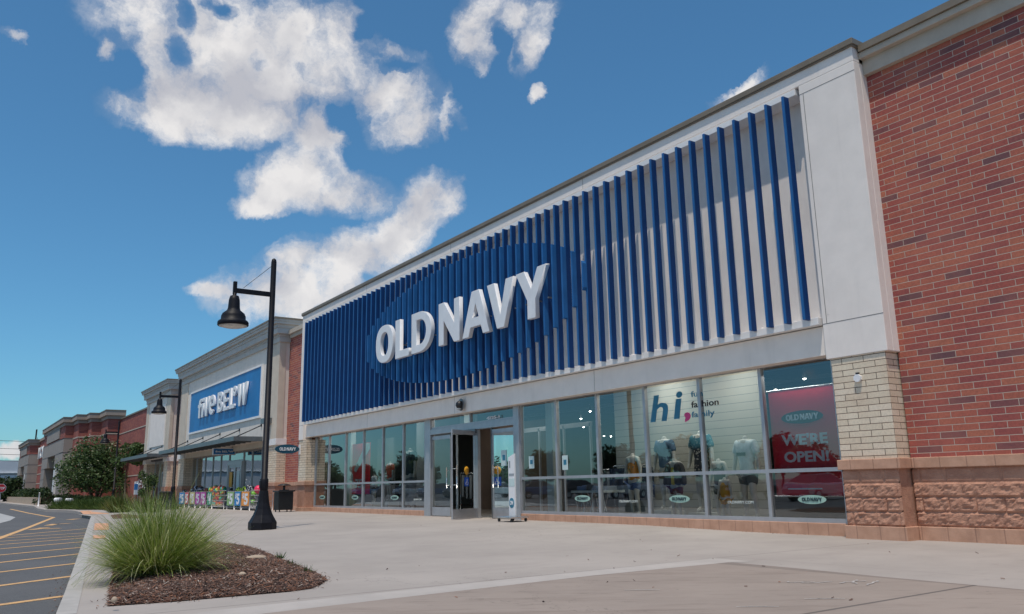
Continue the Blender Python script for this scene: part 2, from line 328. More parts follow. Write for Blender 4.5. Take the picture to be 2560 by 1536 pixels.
glassmat('glass_clear', (.72, .80, .78), 1.5, .02)
glassmat('glass_dark', (.22, .25, .27), 1.55, .04)
def emit(name, c, s):
    m, t, b = newmat(name); b.inputs['Emission Color'].default_value = c+(1,); b.inputs['Emission Strength'].default_value = s; b.inputs['Base Color'].default_value = c+(1,)
emit('spot_glow', (1, .95, .85), 30)
def ballmat(name, kind, c1, c2, c3=None):
    m, t, b = newmat(name); p = vec(t, True)
    if kind == 'dots':
        v = t.add('ShaderNodeTexVoronoi'); t.put(v.inputs[0], p); v.inputs['Scale'].default_value = 2.6
        c = t.mix(t.rng(v.outputs['Distance'], .36, .42, 1, 0), c1+(1,), c2+(1,))
    else:
        s = t.add('ShaderNodeSeparateXYZ'); t.put(s.inputs[0], p); a = t.m('ARCTAN2', s.outputs[1], s.outputs[0])
        c = t.ramp(t.m('FRACT', t.m('MULTIPLY_ADD', a, 0.5, 3.2)), [(0, c1), (.34, c2), (.67, c3)])
        for q in t.n:
            if q.type == 'VALTORGB': q.color_ramp.interpolation = 'CONSTANT'
    t.put(b.inputs['Base Color'], c); b.inputs['Roughness'].default_value = .4
ballmat('ball_black_dots', 'dots', (.008, .008, .02), (.55, .55, .62))
ballmat('ball_lime_dots', 'dots', (.20, .62, .03), (.01, .015, .01))
ballmat('ball_yellow_dots', 'dots', (.55, .72, .03), (.03, .05, .02))
ballmat('ball_grey_dots', 'dots', (.25, .27, .30), (.02, .02, .04))
ballmat('ball_rainbow', 'str', (.02, .42, .30), (.62, .14, .03), (.45, .55, .06))
ballmat('ball_teal', 'str', (.01, .38, .38), (.02, .30, .10), (.60, .10, .05))
ballmat('ball_orange', 'str', (.60, .12, .02), (.55, .42, .04), (.45, .03, .08))
M('ball_pink', (.85, .02, .10), .4, .05, 8, obj=True)
M('ball_red', (.35, .05, .03), .5, .1, 8, obj=True)

# ------------------------------------------------------------------ mesh builders
class MB:
    def __init__(s): s.v = []; s.f = []; s.m = []; s.sm = []
    def face(s, idx, m=0, sm=False): s.f.append(idx); s.m.append(m); s.sm.append(sm)
    def box(s, x0, x1, y0, y1, z0, z1, m=0):
        if x0 > x1: x0, x1 = x1, x0
        if y0 > y1: y0, y1 = y1, y0
        if z0 > z1: z0, z1 = z1, z0
        n = len(s.v); s.v += [(x0, y0, z0), (x1, y0, z0), (x1, y1, z0), (x0, y1, z0), (x0, y0, z1), (x1, y0, z1), (x1, y1, z1), (x0, y1, z1)]
        for q in ((0, 3, 2, 1), (4, 5, 6, 7), (0, 1, 5, 4), (1, 2, 6, 5), (2, 3, 7, 6), (3, 0, 4, 7)): s.face([n+i for i in q], m)
        return s
    def prism(s, poly, z0, z1, m=0):
        n = len(s.v); k = len(poly); s.v += [(x, y, z0) for x, y in poly]+[(x, y, z1) for x, y in poly]
        s.face([n+k-1-i for i in range(k)], m); s.face([n+k+i for i in range(k)], m)
        for i in range(k): j = (i+1) % k; s.face([n+i, n+j, n+k+j, n+k+i], m)
        return s
    def obox(s, c, ax, L, w, z0, z1, m=0):  # oriented box: centre (x,y), heading angle, length, width
        ca, sa = math.cos(ax), math.sin(ax); P = [(c[0]+ca*a-sa*b, c[1]+sa*a+ca*b) for a, b in ((-L/2, -w/2), (L/2, -w/2), (L/2, w/2), (-L/2, w/2))]
        return s.prism(P, z0, z1, m)
    def tube(s, pts, rad, n=10, m=0, cap=True):
        pts = [Vector(p) for p in pts]; k = len(pts); rad = rad if isinstance(rad, (list, tuple)) else [rad]*k; st = len(s.v)
        for i, p in enumerate(pts):
            d = (pts[min(i+1, k-1)]-pts[max(i-1, 0)]).normalized(); a = d.cross(Vector((0, 0, 1)) if abs(d.z) < .95 else Vector((1, 0, 0))).normalized(); b = d.cross(a)
            for j in range(n): t = 2*math.pi*j/n; s.v.append(tuple(p+a*math.cos(t)*rad[i]+b*math.sin(t)*rad[i]))
        for i in range(k-1):
            for j in range(n): jj = (j+1) % n; s.face([st+i*n+j, st+i*n+jj, st+(i+1)*n+jj, st+(i+1)*n+j], m, True)
        if cap: s.face([st+n-1-j for j in range(n)][::-1], m); s.face([st+(k-1)*n+j for j in range(n)][::-1], m)
        return s
    def lathe(s, c, prof, n=24, m=0, smooth=True):
        st = len(s.v)
        for r, z in prof:
            for j in range(n): t = 2*math.pi*(j+.5)/n; s.v.append((c[0]+r*math.cos(t), c[1]+r*math.sin(t), c[2]+z))
        for i in range(len(prof)-1):
            for j in range(n): jj = (j+1) % n; s.face([st+i*n+j, st+i*n+jj, st+(i+1)*n+jj, st+(i+1)*n+j], m, smooth)
        s.face([st+n-1-j for j in range(n)], m); e = st+(len(prof)-1)*n; s.face([e+j for j in range(n)], m)
        return s
    def quad(s, a, b, c, d, m=0):
        n = len(s.v); s.v += [a, b, c, d]; s.face([n, n+1, n+2, n+3], m); return s
    def build(s, name, mats, parent=None, origin=None, bevel=0.0):
        me = bpy.data.meshes.new(name)
        og = Vector(origin) if origin is not None else (parent_origin(parent) if parent else Vector((0, 0, 0)))
        me.from_pydata([tuple(Vector(v)-og) for v in s.v], [], s.f)
        for mn in (mats if isinstance(mats, (list, tuple)) else [mats]): me.materials.append(MATS[mn])
        me.polygons.foreach_set('material_index', s.m); me.polygons.foreach_set('use_smooth', s.sm); me.update()
        o = bpy.data.objects.new(name, me); COL.objects.link(o)
        if parent: o.parent = parent; ORG[o.name] = og
        else: o.location = og; ORG[o.name] = og
        if bevel:
            b = o.modifiers.new('bevel', 'BEVEL'); b.width = bevel; b.segments = 2; b.limit_method = 'ANGLE'
        return o
ORG = {}
def multi(name, mat, parent, boxes, bevel=0.0):
    for q in boxes: MB().box(*q).build(name, mat, parent, bevel=bevel)
def parent_origin(p): return ORG.get(p.name, Vector((0, 0, 0)))
def tag(o, label, cat, group=None):
    o['label'] = label; o['category'] = cat
    if group: o['group'] = group
    return o
def thing(name, loc, label, cat, group=None):
    o = bpy.data.objects.new(name, None); COL.objects.link(o); o.location = loc; o.empty_display_size = .2; ORG[o.name] = Vector(loc)
    return tag(o, label, cat, group)
def struct(o): o['kind'] = 'structure'; return o
def stuff(o): o['kind'] = 'stuff'; return o
def copy_tree(o, parent=None):
    c = o.copy(); COL.objects.link(c); c.parent = parent
    for ch in [q for q in bpy.data.objects if q.parent == o]: copy_tree(ch, c)
    return c
def mesh_obj(me, name, mat, parent, xf):
    for v in me.vertices: v.co = xf(v.co)
    me.materials.clear(); me.materials.append(MATS[mat])
    for p in me.polygons: p.material_index = 0
    me.update(); o = bpy.data.objects.new(name, me); COL.objects.link(o)
    if parent: o.parent = parent; ORG[o.name] = parent_origin(parent)
    return o
def curve_mesh(cu):
    o = bpy.data.objects.new('tmp', cu); COL.objects.link(o); bpy.context.view_layer.update()
    me = bpy.data.meshes.new_from_object(o.evaluated_get(bpy.context.evaluated_depsgraph_get())); bpy.data.objects.remove(o); bpy.data.curves.remove(cu); return me
def text_mesh(body, size, ext=.004, off=0.0, spacing=1.0, shear=0.0, res=3):
    cu = bpy.data.curves.new('t', 'FONT'); cu.body = body; cu.size = size; cu.extrude = ext; cu.offset = off*size; cu.space_character = spacing; cu.shear = shear; cu.resolution_u = res
    cu.align_x = 'LEFT'; return curve_mesh(cu)
def loops_mesh(loops, ext, bev=0.0):
    cu = bpy.data.curves.new('l', 'CURVE'); cu.dimensions = '2D'; cu.fill_mode = 'BOTH'; cu.extrude = ext; cu.bevel_depth = bev; cu.offset = -bev
    for lp in loops:
        sp = cu.splines.new('POLY'); sp.points.add(len(lp)-1); sp.use_cyclic_u = True
        for i, (x, y) in enumerate(lp): sp.points[i].co = (x, y, 0, 1)
    return curve_mesh(cu)
def fit(me, x0, x1, z0, z1, frame, depth, parent):
    """scale a flat lettering mesh into the box x0..x1, z0..z1 of a wall; frame 'front' faces -y, 'side' faces +x"""
    xs = [v.co.x for v in me.vertices]; ys = [v.co.y for v in me.vertices]
    a, b, c, d = min(xs), max(xs), min(ys), max(ys); og = parent_origin(parent) if parent else Vector()
    kx = (x1-x0)/(b-a); kz = (z1-z0)/(d-c)
    if frame == 'front': return lambda v: Vector((x0+(v.x-a)*kx, depth-v.z, z0+(v.y-c)*kz))-og
    if frame == 'side': return lambda v: Vector((depth+v.z, x0+(v.x-a)*kx, z0+(v.y-c)*kz))-og
def letter_loops(ch, w, h, s):
    def el(cx, cy, rx, ry, n=28, p=2.35):
        o = []
        for i in range(n):
            t = 2*math.pi*i/n; c, q = math.cos(t), math.sin(t)
            o.append((cx+rx*math.copysign(abs(c)**(2/p), c), cy+ry*math.copysign(abs(q)**(2/p), q)))
        return o
    if ch == 'O': return [el(w/2, h/2, w/2, h/2), el(w/2, h/2, w/2-s, h/2-s*.72)]
    if ch == 'L': return [[(0, 0), (w, 0), (w, s*.72), (s, s*.72), (s, h), (0, h)]]
    if ch == 'D':
        a = [(0, 0)]+[(w*.42+(w*.58)*math.sin(t), h/2-h/2*math.cos(t)) for t in [math.pi*i/14 for i in range(15)]]+[(0, h)]
        k = s*.72; b = [(s, k)]+[(w*.42+(w*.58-s)*math.sin(t), h/2-(h/2-k)*math.cos(t)) for t in [math.pi*i/14 for i in range(15)]]+[(s, h-k)]
        return [a, b]
    if ch == 'N': return [[(0, 0), (s*.9, 0), (s*.9, .56*h), (w-s*.95, 0), (w, 0), (w, h), (w-s*.9, h), (w-s*.9, .44*h), (s*.95, h), (0, h)]]
    if ch == 'E':
        k = s*.62; return [[(0, 0), (w, 0), (w, k), (s, k), (s, (h-k)/2), (w*.9, (h-k)/2), (w*.9, (h+k)/2), (s, (h+k)/2), (s, h-k), (w, h-k), (w, h), (0, h)]]
    if ch == 'W':
        return [[(0, h), (s*.9, h), (w*.30, .36*h), (w*.5-s*.30, h), (w*.5+s*.30, h), (w*.70, .36*h), (w-s*.9, h), (w, h), (w*.80, 0), (w*.64, 0), (w*.5, .55*h), (w*.36, 0), (w*.20, 0)]]
    if ch == 'i': return [[(0, 0), (w, 0), (w, .74*h), (0, .74*h)], [(0, .82*h), (w, .82*h), (w, h), (0, h)]]
    if ch == 'f': return [[(w*.22, 0), (w*.70, 0), (w*.70, .56*h), (w, .56*h), (w, .72*h), (w*.70, .72*h), (w*.72, .84*h), (w, .85*h), (w, h), (w*.55, h), (w*.28, .92*h), (w*.22, .72*h), (0, .72*h), (0, .56*h), (w*.22, .56*h)]]
    if ch == 'o': return [el(w/2, h/2, w/2, h/2), el(w/2, h/2, w/2-s, h/2-s*1.0)]
    if ch == 'B':
        k = s*.60; a = [(0, 0), (w*.6, 0), (w*.92, .07*h), (w, .26*h), (w*.90, .44*h), (w*.74, .52*h), (w*.86, .60*h), (w*.92, .76*h), (w*.84, .93*h), (w*.56, h), (0, h)]
        return [a, [(s, k), (w*.55, k), (w-s*.95, .26*h), (w*.55, .44*h), (s, .44*h)], [(s, .60*h), (w*.50, .60*h), (w*.92-s*.95, .74*h), (w*.50, h-k), (s, h-k)]]
    if ch == 'e':
        o = el(w/2, h/2, w/2, h/2); k = s*.6
        return [[(w/2+w/2*math.cos(q), h/2+h/2*math.sin(q)) for q in [R(-40-i*(320/24)) for i in range(25)]]+[(w, .42*h), (s, .42*h)]+[(w/2+(w/2-s)*math.cos(q), h/2+(h/2-k)*math.sin(q)) for q in [R(195+i*12) for i in range(10)]], [(s, .56*h), (w-s, .56*h), (w-s*1.15, .74*h), (w/2, h-k), (s*1.15, .74*h)]]
    if ch == 'A':
        a = w*.5-s*.56; xi = lambda z: s+a*z/h
        zt = min(.86*h, (w/2-s)*h/a)
        return [[(0, 0), (s, 0), (xi(.2*h), .2*h), (w-xi(.2*h), .2*h), (w-s, 0), (w, 0), (w-a, h), (a, h)], [(xi(.4*h), .4*h), (w-xi(.4*h), .4*h), (w/2, zt)]]
    if ch == 'V':
        a = w*.5-s*.5; return [[(0, h), (s*1.05, h), (w/2, .28*h), (w-s*1.05, h), (w, h), (w-a, 0), (a, 0)]]
    if ch == 'Y':
        return [[(0, h), (s*1.1, h), (w/2, .60*h), (w-s*1.1, h), (w, h), (w/2+s*.52, .38*h), (w/2+s*.52, 0), (w/2-s*.52, 0), (w/2-s*.52, .38*h)]]
LET = [('O', -28.70, -27.10), ('L', -27.02, -25.80), ('D', -25.73, -24.13), ('N', -23.75, -22.24), ('A', -22.20, -20.45), ('V', -20.70, -19.12), ('Y', -19.12, -17.49)]
def old_navy_flat(name, x0, x1, z0, z1, frame, depth, mat, parent, ext=.003):
    loops = []
    for ch, a, b in LET: loops += [[(px+a+28.7, py) for px, py in lp] for lp in letter_loops(ch, b-a, 1.45, .43)]
    me = loops_mesh(loops, ext); return mesh_obj(me, name, mat, parent, fit(me, x0, x1, z0, z1, frame, depth, parent))
def text_on(name, body, x0, x1, z0, z1, frame, depth, mat, parent, off=.02, ext=.003, spacing=1.0, shear=0.0):
    me = text_mesh(body, 1.0, ext, off, spacing, shear); return mesh_obj(me, name, mat, parent, fit(me, x0, x1, z0, z1, frame, depth, parent))
def oval(name, cx, cz, rx, rz, frame, d0, d1, mat, parent, n=36, p=2.0):
    b = MB(); pts = [(cx+rx*math.cos(2*math.pi*i/n), cz+rz*math.sin(2*math.pi*i/n)) for i in range(n)]; k = n
    if frame == 'front': b.v = [(x, d0, z) for x, z in pts]+[(x, d1, z) for x, z in pts]
    else: b.v = [(d0, x, z) for x, z in pts]+[(d1, x, z) for x, z in pts]
    b.face(list(range(k))); b.face([2*k-1-i for i in range(k)])
    for i in range(k): j = (i+1) % k; b.face([i, k+i, k+j, j])
    return b.build(name, mat, parent)
def gz(x, y):
    def ss(a): a = max(0, min(1, a)); return a*a*(3-2*a)
    return .055*ss((y-6)/6)*ss((-11-x)/5)*ss((x+62)/8)
# ================================================================== THE SETTING
# ground: asphalt to the horizon
b = MB(); b.quad((-900, -900, -.15), (900, -900, -.15), (900, 900, -.15), (-900, 900, -.15)); struct(b.build('road', 'asphalt'))
CURB = [(30, -4.7), (-8.88, 1.148), (-10.87, 1.444), (-16.09, 2.193), (-23.1, 3.19), (-41.5, 5.80), (-43.6, 6.12), (-45.4, 6.20), (-48.2, 6.15), (-52.5, 6.75), (-59.4, 7.1), (-63.0, 6.9), (-66.5, 6.1), (-74, 6.3), (-88.0, 7.2), (-107, 7.0), (-230, 6.6)]
BED = [(-9.23, 1.47), (-9.105, 2.07), (-9.10, 2.51), (-9.06, 3.265), (-9.15, 3.52), (-9.45, 3.76), (-9.89, 4.01), (-10.82, 4.19), (-11.76, 4.34), (-13.31, 4.59), (-15.6, 4.98), (-16.8, 5.12), (-17.9, 5.0), (-18.5, 4.55), (-18.7, 3.9), (-18.4, 3.15), (-17.6, 2.85), (-14.0, 2.28), (-11.2, 1.80), (-10.1, 1.62)]
def flat_poly(name, outer, z, mat, cut=None, height=None, side=0.0):
    bm = bmesh.new(); vs = [bm.verts.new((x, y, 0)) for x, y in outer]; f = bm.faces.new(vs)
    if f.normal.z < 0: f.normal_flip()
    if cut:
        for x in cut[0]:
            bmesh.ops.bisect_plane(bm, geom=bm.verts[:]+bm.edges[:]+bm.faces[:], plane_co=(x, 0, 0), plane_no=(1, 0, 0))
        for y in cut[1]:
            bmesh.ops.bisect_plane(bm, geom=bm.verts[:]+bm.edges[:]+bm.faces[:], plane_co=(0, y, 0), plane_no=(0, 1, 0))
    for v in bm.verts: v.co.z = z+(height(v.co.x, v.co.y) if height else 0)
    if side:
        bd = [e for e in bm.edges if e.is_boundary]; r = bmesh.ops.extrude_edge_only(bm, edges=bd)
        for q in r['geom']:
            if isinstance(q, bmesh.types.BMVert): q.co.z = z-side
    bmesh.ops.recalc_face_normals(bm, faces=bm.faces[:])
    tot = sum(f.normal.z*f.calc_area() for f in bm.faces)
    if tot < 0: bmesh.ops.reverse_faces(bm, faces=bm.faces[:])
    me = bpy.data.meshes.new(name); bm.to_mesh(me); bm.free(); me.materials.append(MATS[mat])
    o = bpy.data.objects.new(name, me); COL.objects.link(o); return o
walk = CURB+[(-230, 40), (30, 40)]
struct(flat_poly('sidewalk', walk[::-1], 0.0, 'sidewalk_concrete', ([-64, -62, -60, -58, -56, -54, -52, -48, -44, -36, -30, -24, -20, -17, -15, -13.5, -12, -11], [6, 7, 8, 9, 10, 11, 12, 13]), gz, .16))
# kerb strip along the top of the curb
def offset(pts, d):
    o = []
    for i, p in enumerate(pts):
        a = Vector(pts[max(0, i-1)]); c = Vector(pts[min(len(pts)-1, i+1)]); t = (c-a).normalized(); o.append((p[0]+t.y*d, p[1]-t.x*d))
    return o
def strip(name, pts, d0, d1, z, mat, thick=.004):
    A = offset(pts, d0); B = offset(pts, d1); b = MB()
    for i in range(len(pts)-1):
        b.quad((*A[i], z), (*A[i+1], z), (*B[i+1], z), (*B[i], z))
    for f in b.f: pass
    return b.build(name, mat)
kb = strip('curb', CURB[1:9], -.16, .012, .0045, 'curb_concrete')
A_ = offset(CURB[1:9], .012); me = kb.data; bm = bmesh.new(); bm.from_mesh(me)
for i in range(len(A_)-1):
    vs = [bm.verts.new((*A_[i], .0045)), bm.verts.new((*A_[i+1], .0045)), bm.verts.new((*A_[i+1], -.152)), bm.verts.new((*A_[i], -.152))]; bm.faces.new(vs)
bmesh.ops.recalc_face_normals(bm, faces=bm.faces[:]); bm.to_mesh(me); bm.free(); struct(kb)
# dark broom-finished driveway apron on the right
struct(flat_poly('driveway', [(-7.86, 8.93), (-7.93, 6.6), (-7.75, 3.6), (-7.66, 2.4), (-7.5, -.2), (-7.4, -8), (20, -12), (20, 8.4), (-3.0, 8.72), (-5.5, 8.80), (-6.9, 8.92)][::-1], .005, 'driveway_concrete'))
struct(flat_poly('pavement_edge_strip', [(-8.40, 9.25), (-8.38, 6.6), (-8.27, 3.8), (-8.2, 2.3), (-7.95, 1.3), (-7.5, .9), (-7.66, 2.4), (-7.75, 3.6), (-7.93, 6.6), (-7.86, 8.93), (-7.7, 9.25)], .0035, 'edge_concrete'))
# painted stripes on the road
ST = [((0,1365),(900,1243),.075),((0,1125),(975,997),.075),((0,955),(985,843),.07),((0,835),(1040,722),.07),((0,742),(1080,640),.07),((0,665),(1070,573),.07),((0,612),(1090,525),.07),((0,570),(1130,495),.07),((20,530),(1130,460),.07),((200,490),(1100,410),.07)]
gr = lambda x, y: (x*.19939, 1240+y*.19939)
b = MB(); z = -.146
for p1, p2, w in ST:
    a = Vector(G(*gr(*p1), z)); c = Vector(G(*gr(*p2), z)); d = (c-a).normalized(); a = a-d*3.2; n = Vector((-d.y, d.x))*w
    b.quad((*(a-n), z), (*(c-n), z), (*(c+n), z), (*(a+n), z))
def polyline(b, pts, w, z):
    for i in range(len(pts)-1):
        a = Vector(pts[i]); c = Vector(pts[i+1]); d = (c-a).normalized(); n = Vector((-d.y, d.x))*w
        b.quad((*(a-n), z), (*(c-n), z), (*(c+n), z), (*(a+n), z))
struct(b.build('road_stripes', 'asphalt_line'))
b = MB(); polyline(b, [(-20, .1), (-28.8, 1.58), (-36.5, 2.87), (-50.4, 5.1), (-52.3, 5.0), (-64.2, 4.95), (-83.5, 5.1)], .09, -.1455); struct(b.build('road_edge_line', 'asphalt_line'))
b = MB()
for p, q in (((380, 425), (560, 405)), ((570, 415), (760, 405)), ((690, 355), (880, 345)), ((860, 300), (970, 288)), ((600, 372), (700, 352)), ((480, 402), (620, 398))):
    polyline(b, [G(*gr(*p), z), G(*gr(*q), z)], .16, -.145)
struct(b.build('road_arrow_marking', 'asphalt_line'))
b = MB(); pts = [G(*gr(*q), -.15) for q in ((0,345),(130,310),(195,270),(130,232),(0,222))]
b.quad((*pts[0], -.144), (*pts[1], -.144), (*pts[2], -.144), (*pts[4], -.144)); b.v += [(*pts[3], -.144)]; b.face([2, 4, 3]) if False else None
b.v += [(-60, -8, -.144), (-36, -1, -.144)]; b.face([0, 6, 5, 3]); struct(b.build('concrete_island', 'light_concrete'))
rgd = random.Random(41); b = MB()
for k in range(5):     # faded survey-paint squiggles
    x0, y0 = G(1990+k*48, 1458+k*2); ang = rgd.uniform(0, 3); pts = []
    for i in range(7): ang += rgd.uniform(-1.3, 1.3); x0 += math.cos(ang)*.055; y0 += math.sin(ang)*.075; pts.append((x0, y0))
    polyline(b, pts, .011, .0095+k*.0004)
for q in ((2010, 1500), (1560, 1478), (1840, 1520)):
    x0, y0 = G(*q)
    for i in range(3): polyline(b, [(x0+i*.03, y0+i*.05), (x0+.16+i*.04, y0+.22+i*.03)], .008, .0096+i*.0003)
struct(b.build('faded_paint_marks', 'chalk_paint'))
# tactile orange pads set in the ramps
g1 = lambda x, y: (x*.3638, 1200+y*.3638)
for k, q in enumerate((((652,300),(745,300),(748,345),(645,347)), ((641,383),(725,383),(722,405),(639,405)), ((548,215),(745,209),(748,235),(572,238)))):
    pts = [G(*g1(*p)) for p in q]; b = MB(); b.quad(*[(x, y, .0085) for x, y in pts][::-1]); struct(b.build('tactile_paving', 'tactile_orange'))
# planting bed: a low mound of mulch with loose chips
def in_poly(x, y, P):
    c = False; j = len(P)-1
    for i in range(len(P)):
        if (P[i][1] > y) != (P[j][1] > y) and x < (P[j][0]-P[i][0])*(y-P[i][1])/(P[j][1]-P[i][1])+P[i][0]: c = not c
        j = i
    return c
def edge_dist(x, y, P):
    m = 9
    for i in range(len(P)):
        a = Vector(P[i]); c = Vector(P[(i+1) % len(P)]); p = Vector((x, y)); t = max(0, min(1, (p-a).dot(c-a)/(c-a).length_squared)); m = min(m, (a+(c-a)*t-p).length)
    return m
def bedz(x, y):
    e = min(1, edge_dist(x, y, BED)/.7); return .010+.085*math.sin(e*math.pi/2)+.03*noise.noise(Vector((x*1.6, y*1.6, 0)))*e+.016*noise.noise(Vector((x*11, y*11, 3)))*min(1, e*3)
bm = bmesh.new(); vs = [bm.verts.new((x, y, 0)) for x, y in BED]; bm.faces.new(vs)
for i in range(-190, -88): bmesh.ops.bisect_plane(bm, geom=bm.verts[:]+bm.edges[:]+bm.faces[:], plane_co=(i*.1, 0, 0), plane_no=(1, 0, 0))
for i in range(14, 54): bmesh.ops.bisect_plane(bm, geom=bm.verts[:]+bm.edges[:]+bm.faces[:], plane_co=(0, i*.1, 0), plane_no=(0, 1, 0))
for v in bm.verts: v.co.z = bedz(v.co.x, v.co.y)
bmesh.ops.recalc_face_normals(bm, faces=bm.faces[:])
me = bpy.data.meshes.new('mulch_bed'); bm.to_mesh(me); bm.free(); me.materials.append(MATS['mulch'])
for p in me.polygons: p.use_smooth = True
o = bpy.data.objects.new('mulch_bed', me); COL.objects.link(o); struct(o)
rng = random.Random(3); b = MB()
def chip(b, x, y, z, l, w, rg, mi=0):
    a = rg.uniform(0, math.pi); t = rg.uniform(-.5, .5); d = Vector((math.cos(a)*math.cos(t), math.sin(a)*math.cos(t), math.sin(t)))*l/2; n = d.cross(Vector((rg.uniform(-.4, .4), rg.uniform(-.4, .4), 1))).normalized()*w/2
    p = Vector((x, y, z)); u = n.cross(d).normalized()*w*.35; k = len(b.v)
    b.v += [tuple(p-d-n), tuple(p+d-n), tuple(p+d+n), tuple(p-d+n), tuple(p-d*.9+u), tuple(p+d*.9+u)]
    for q in ([0, 1, 5, 4], [3, 4, 5, 2], [0, 4, 3], [1, 2, 5]): b.face([k+i for i in q], mi)
cnt = 0
while cnt < 26000:
    x = -9-abs(rng.gauss(0, 1))*3.0; y = rng.uniform(1.4, 5.2)
    if x < -18.8 or not in_poly(x, y, BED): continue
    l = rng.uniform(.012, .05) if rng.random() < .82 else rng.uniform(.05, .12)
    chip(b, x, y, bedz(x, y)+rng.uniform(.0, .018), l, rng.uniform(.004, .014), rng); cnt += 1
for i in range(260):   # a few chips strayed onto the concrete
    k = rng.randrange(len(BED)); p = BED[k]; q = BED[(k+1) % len(BED)]; t = rng.random(); x = p[0]+(q[0]-p[0])*t+rng.gauss(0, .07); y = p[1]+(q[1]-p[1])*t+rng.gauss(0, .07)
    chip(b, x, y, .012, rng.uniform(.015, .05), .008, rng)
stuff(b.build('mulch_chips', 'chip'))
b = MB(); rg = random.Random(8)
for i in range(420):
    t = rg.random(); x = -8.9-7*t; y = 1.148+1.05*t; chip(b, x+rg.gauss(0, .05)+.1, y-abs(rg.gauss(0, .12))-.05, -.142, rg.uniform(.01, .035), .012, rg)
stuff(b.build('gutter_debris', 'chip'))
struct(flat_poly('far_planting_strip', [(-41.9, 6.55), (-38.5, 6.1), (-38.0, 7.4), (-40, 9.2), (-46, 9.4), (-47.5, 8.2), (-45, 7.0)][::-1], .012, 'mulch'))

# ================================================================== BUILDINGS
F0, F1 = 13.90, 14.40            # facade plane and shop-window plane
XL, XR = -38.30, -8.15
def block_grid(name, x0, x1, z0, z1, y, parent, step=.035, rows=4):
    """rough split-faced blocks as real relief, laid in courses"""
    nx = max(2, int((x1-x0)/step)); nz = max(2, int((z1-z0)/step)); b = MB(); ch = (z1-z0)/rows
    for j in range(nz+1):
        zz = z0+(z1-z0)*j/nz; fr = ((zz-z0)/ch) % 1.0; e = min(fr, 1-fr)*ch; row = int((zz-z0)/ch)
        for i in range(nx+1):
            xx = x0+(x1-x0)*i/nx; fx = ((xx+row*.23)/.46) % 1.0; ex = min(fx, 1-fx)*.46
            k = min(1, min(e/.035, ex/.03)); d = .022+.024*noise.fractal(Vector((xx*7, zz*12, row*3.1)), .8, 2.2, 4)+.030*abs(noise.noise(Vector((xx*13+3, zz*19, row*1.7))))+.012*abs(noise.noise(Vector((xx*31, zz*43, 2))))
            if row >= rows-1: d = .012
            if i in (0, nx): d = .0
            b.v.append((xx, y-d*k, zz))
    for j in range(nz):
        for i in range(nx): a = j*(nx+1)+i; b.face([a, a+1, a+nx+2, a+nx+1], 0, False)
    return b.build(name, 'split_face_block', parent)
def window(parent, x0, x1, z0, z1, zt, y, glass='glass', fr='alu_frame', w=.085, name='window', panes=True):
    b = MB(); h = w/2; d0, d1 = y-.05, y+.06
    b.box(x0, x0+h, d0, d1, z0, z1); b.box(x1-h, x1, d0, d1, z0, z1); b.box(x0+h, x1-h, d0+.004, d1-.004, z0, z0+w); b.box(x0+h, x1-h, d0+.004, d1-.004, z1-w*.6, z1)
    spans = [(z0+w, z1-w*.6)]
    if zt: b.box(x0+h, x1-h, d0+.004, d1-.004, zt-w*.45, zt+w*.45); spans = [(z0+w, zt-w*.45), (zt+w*.45, z1-w*.6)]
    o = b.build(name, fr, parent)
    for a, c in spans:
        g = MB(); g.quad((x0+h, y, a), (x1-h, y, a), (x1-h, y, c), (x0+h, y, c)); g.build('pane', glass, o)
    return o
# ---------------------------------------------------------------- the blue slatted shop
ST_ = thing('store_building', (-23.2, 13.9, 0), 'white shop building with a wide screen of vertical navy slats above its long shop window', 'shop building')
b = MB()
b.box(XL, XR, F0, F0+.46, 9.10, 9.43)                        # band over the slats
b.box(XL, -37.75, F0, F0+.46, 3.34, 9.10); b.box(-9.42, XR, F0, F0+.20, 3.34, 9.10)
b.box(-9.42, XR, F0+.20, F0+3.0, 9.10, 9.43); b.box(-8.35, XR, F0+.2, F0+3, 3.34, 9.10)
b.build('wall', 'stucco_white', ST_, bevel=.012)
b = MB(); b.box(-37.75, -9.42, F0+.13, F1+.12, 3.45, 4.02); b.build('fascia', 'stucco_band', ST_)
b = MB(); b.box(-37.75, -9.42, F0+.38, F0+.44, 4.02, 9.10); b.build('back_panel', 'stucco_white', ST_)
multi('panel_joint', 'panel_joint', ST_, ((-9.42, -8.146, F0-.003, F0+.002, 8.895, 8.907), (-9.42, -8.146, F0-.003, F0+.002, 4.028, 4.040), (-9.33, -9.318, F0-.003, F0+.002, 4.04, 8.895), (XL-.003, -37.75, F0-.003, F0+.002, 4.02, 4.032), (-16.506, -16.496, F0+.127, F0+.14, 3.46, 4.02), (-23.806, -23.796, F0+.127, F0+.14, 3.46, 4.02), (-30.806, -30.796, F0+.127, F0+.14, 3.46, 4.02), (-16.506, -16.496, F0-.003, F0+.002, 9.11, 9.40), (-23.806, -23.796, F0-.003, F0+.002, 9.11, 9.40), (-30.806, -30.796, F0-.003, F0+.002, 9.11, 9.40)))
b = MB(); b.box(XL-.06, XR+.06, F0-.06, F0+3.2, 9.43, 9.56); b.box(XL-.04, XR+.04, F0-.04, F0+3.0, 9.40, 9.43); b.build('coping', 'coping_brown', ST_, bevel=.01)
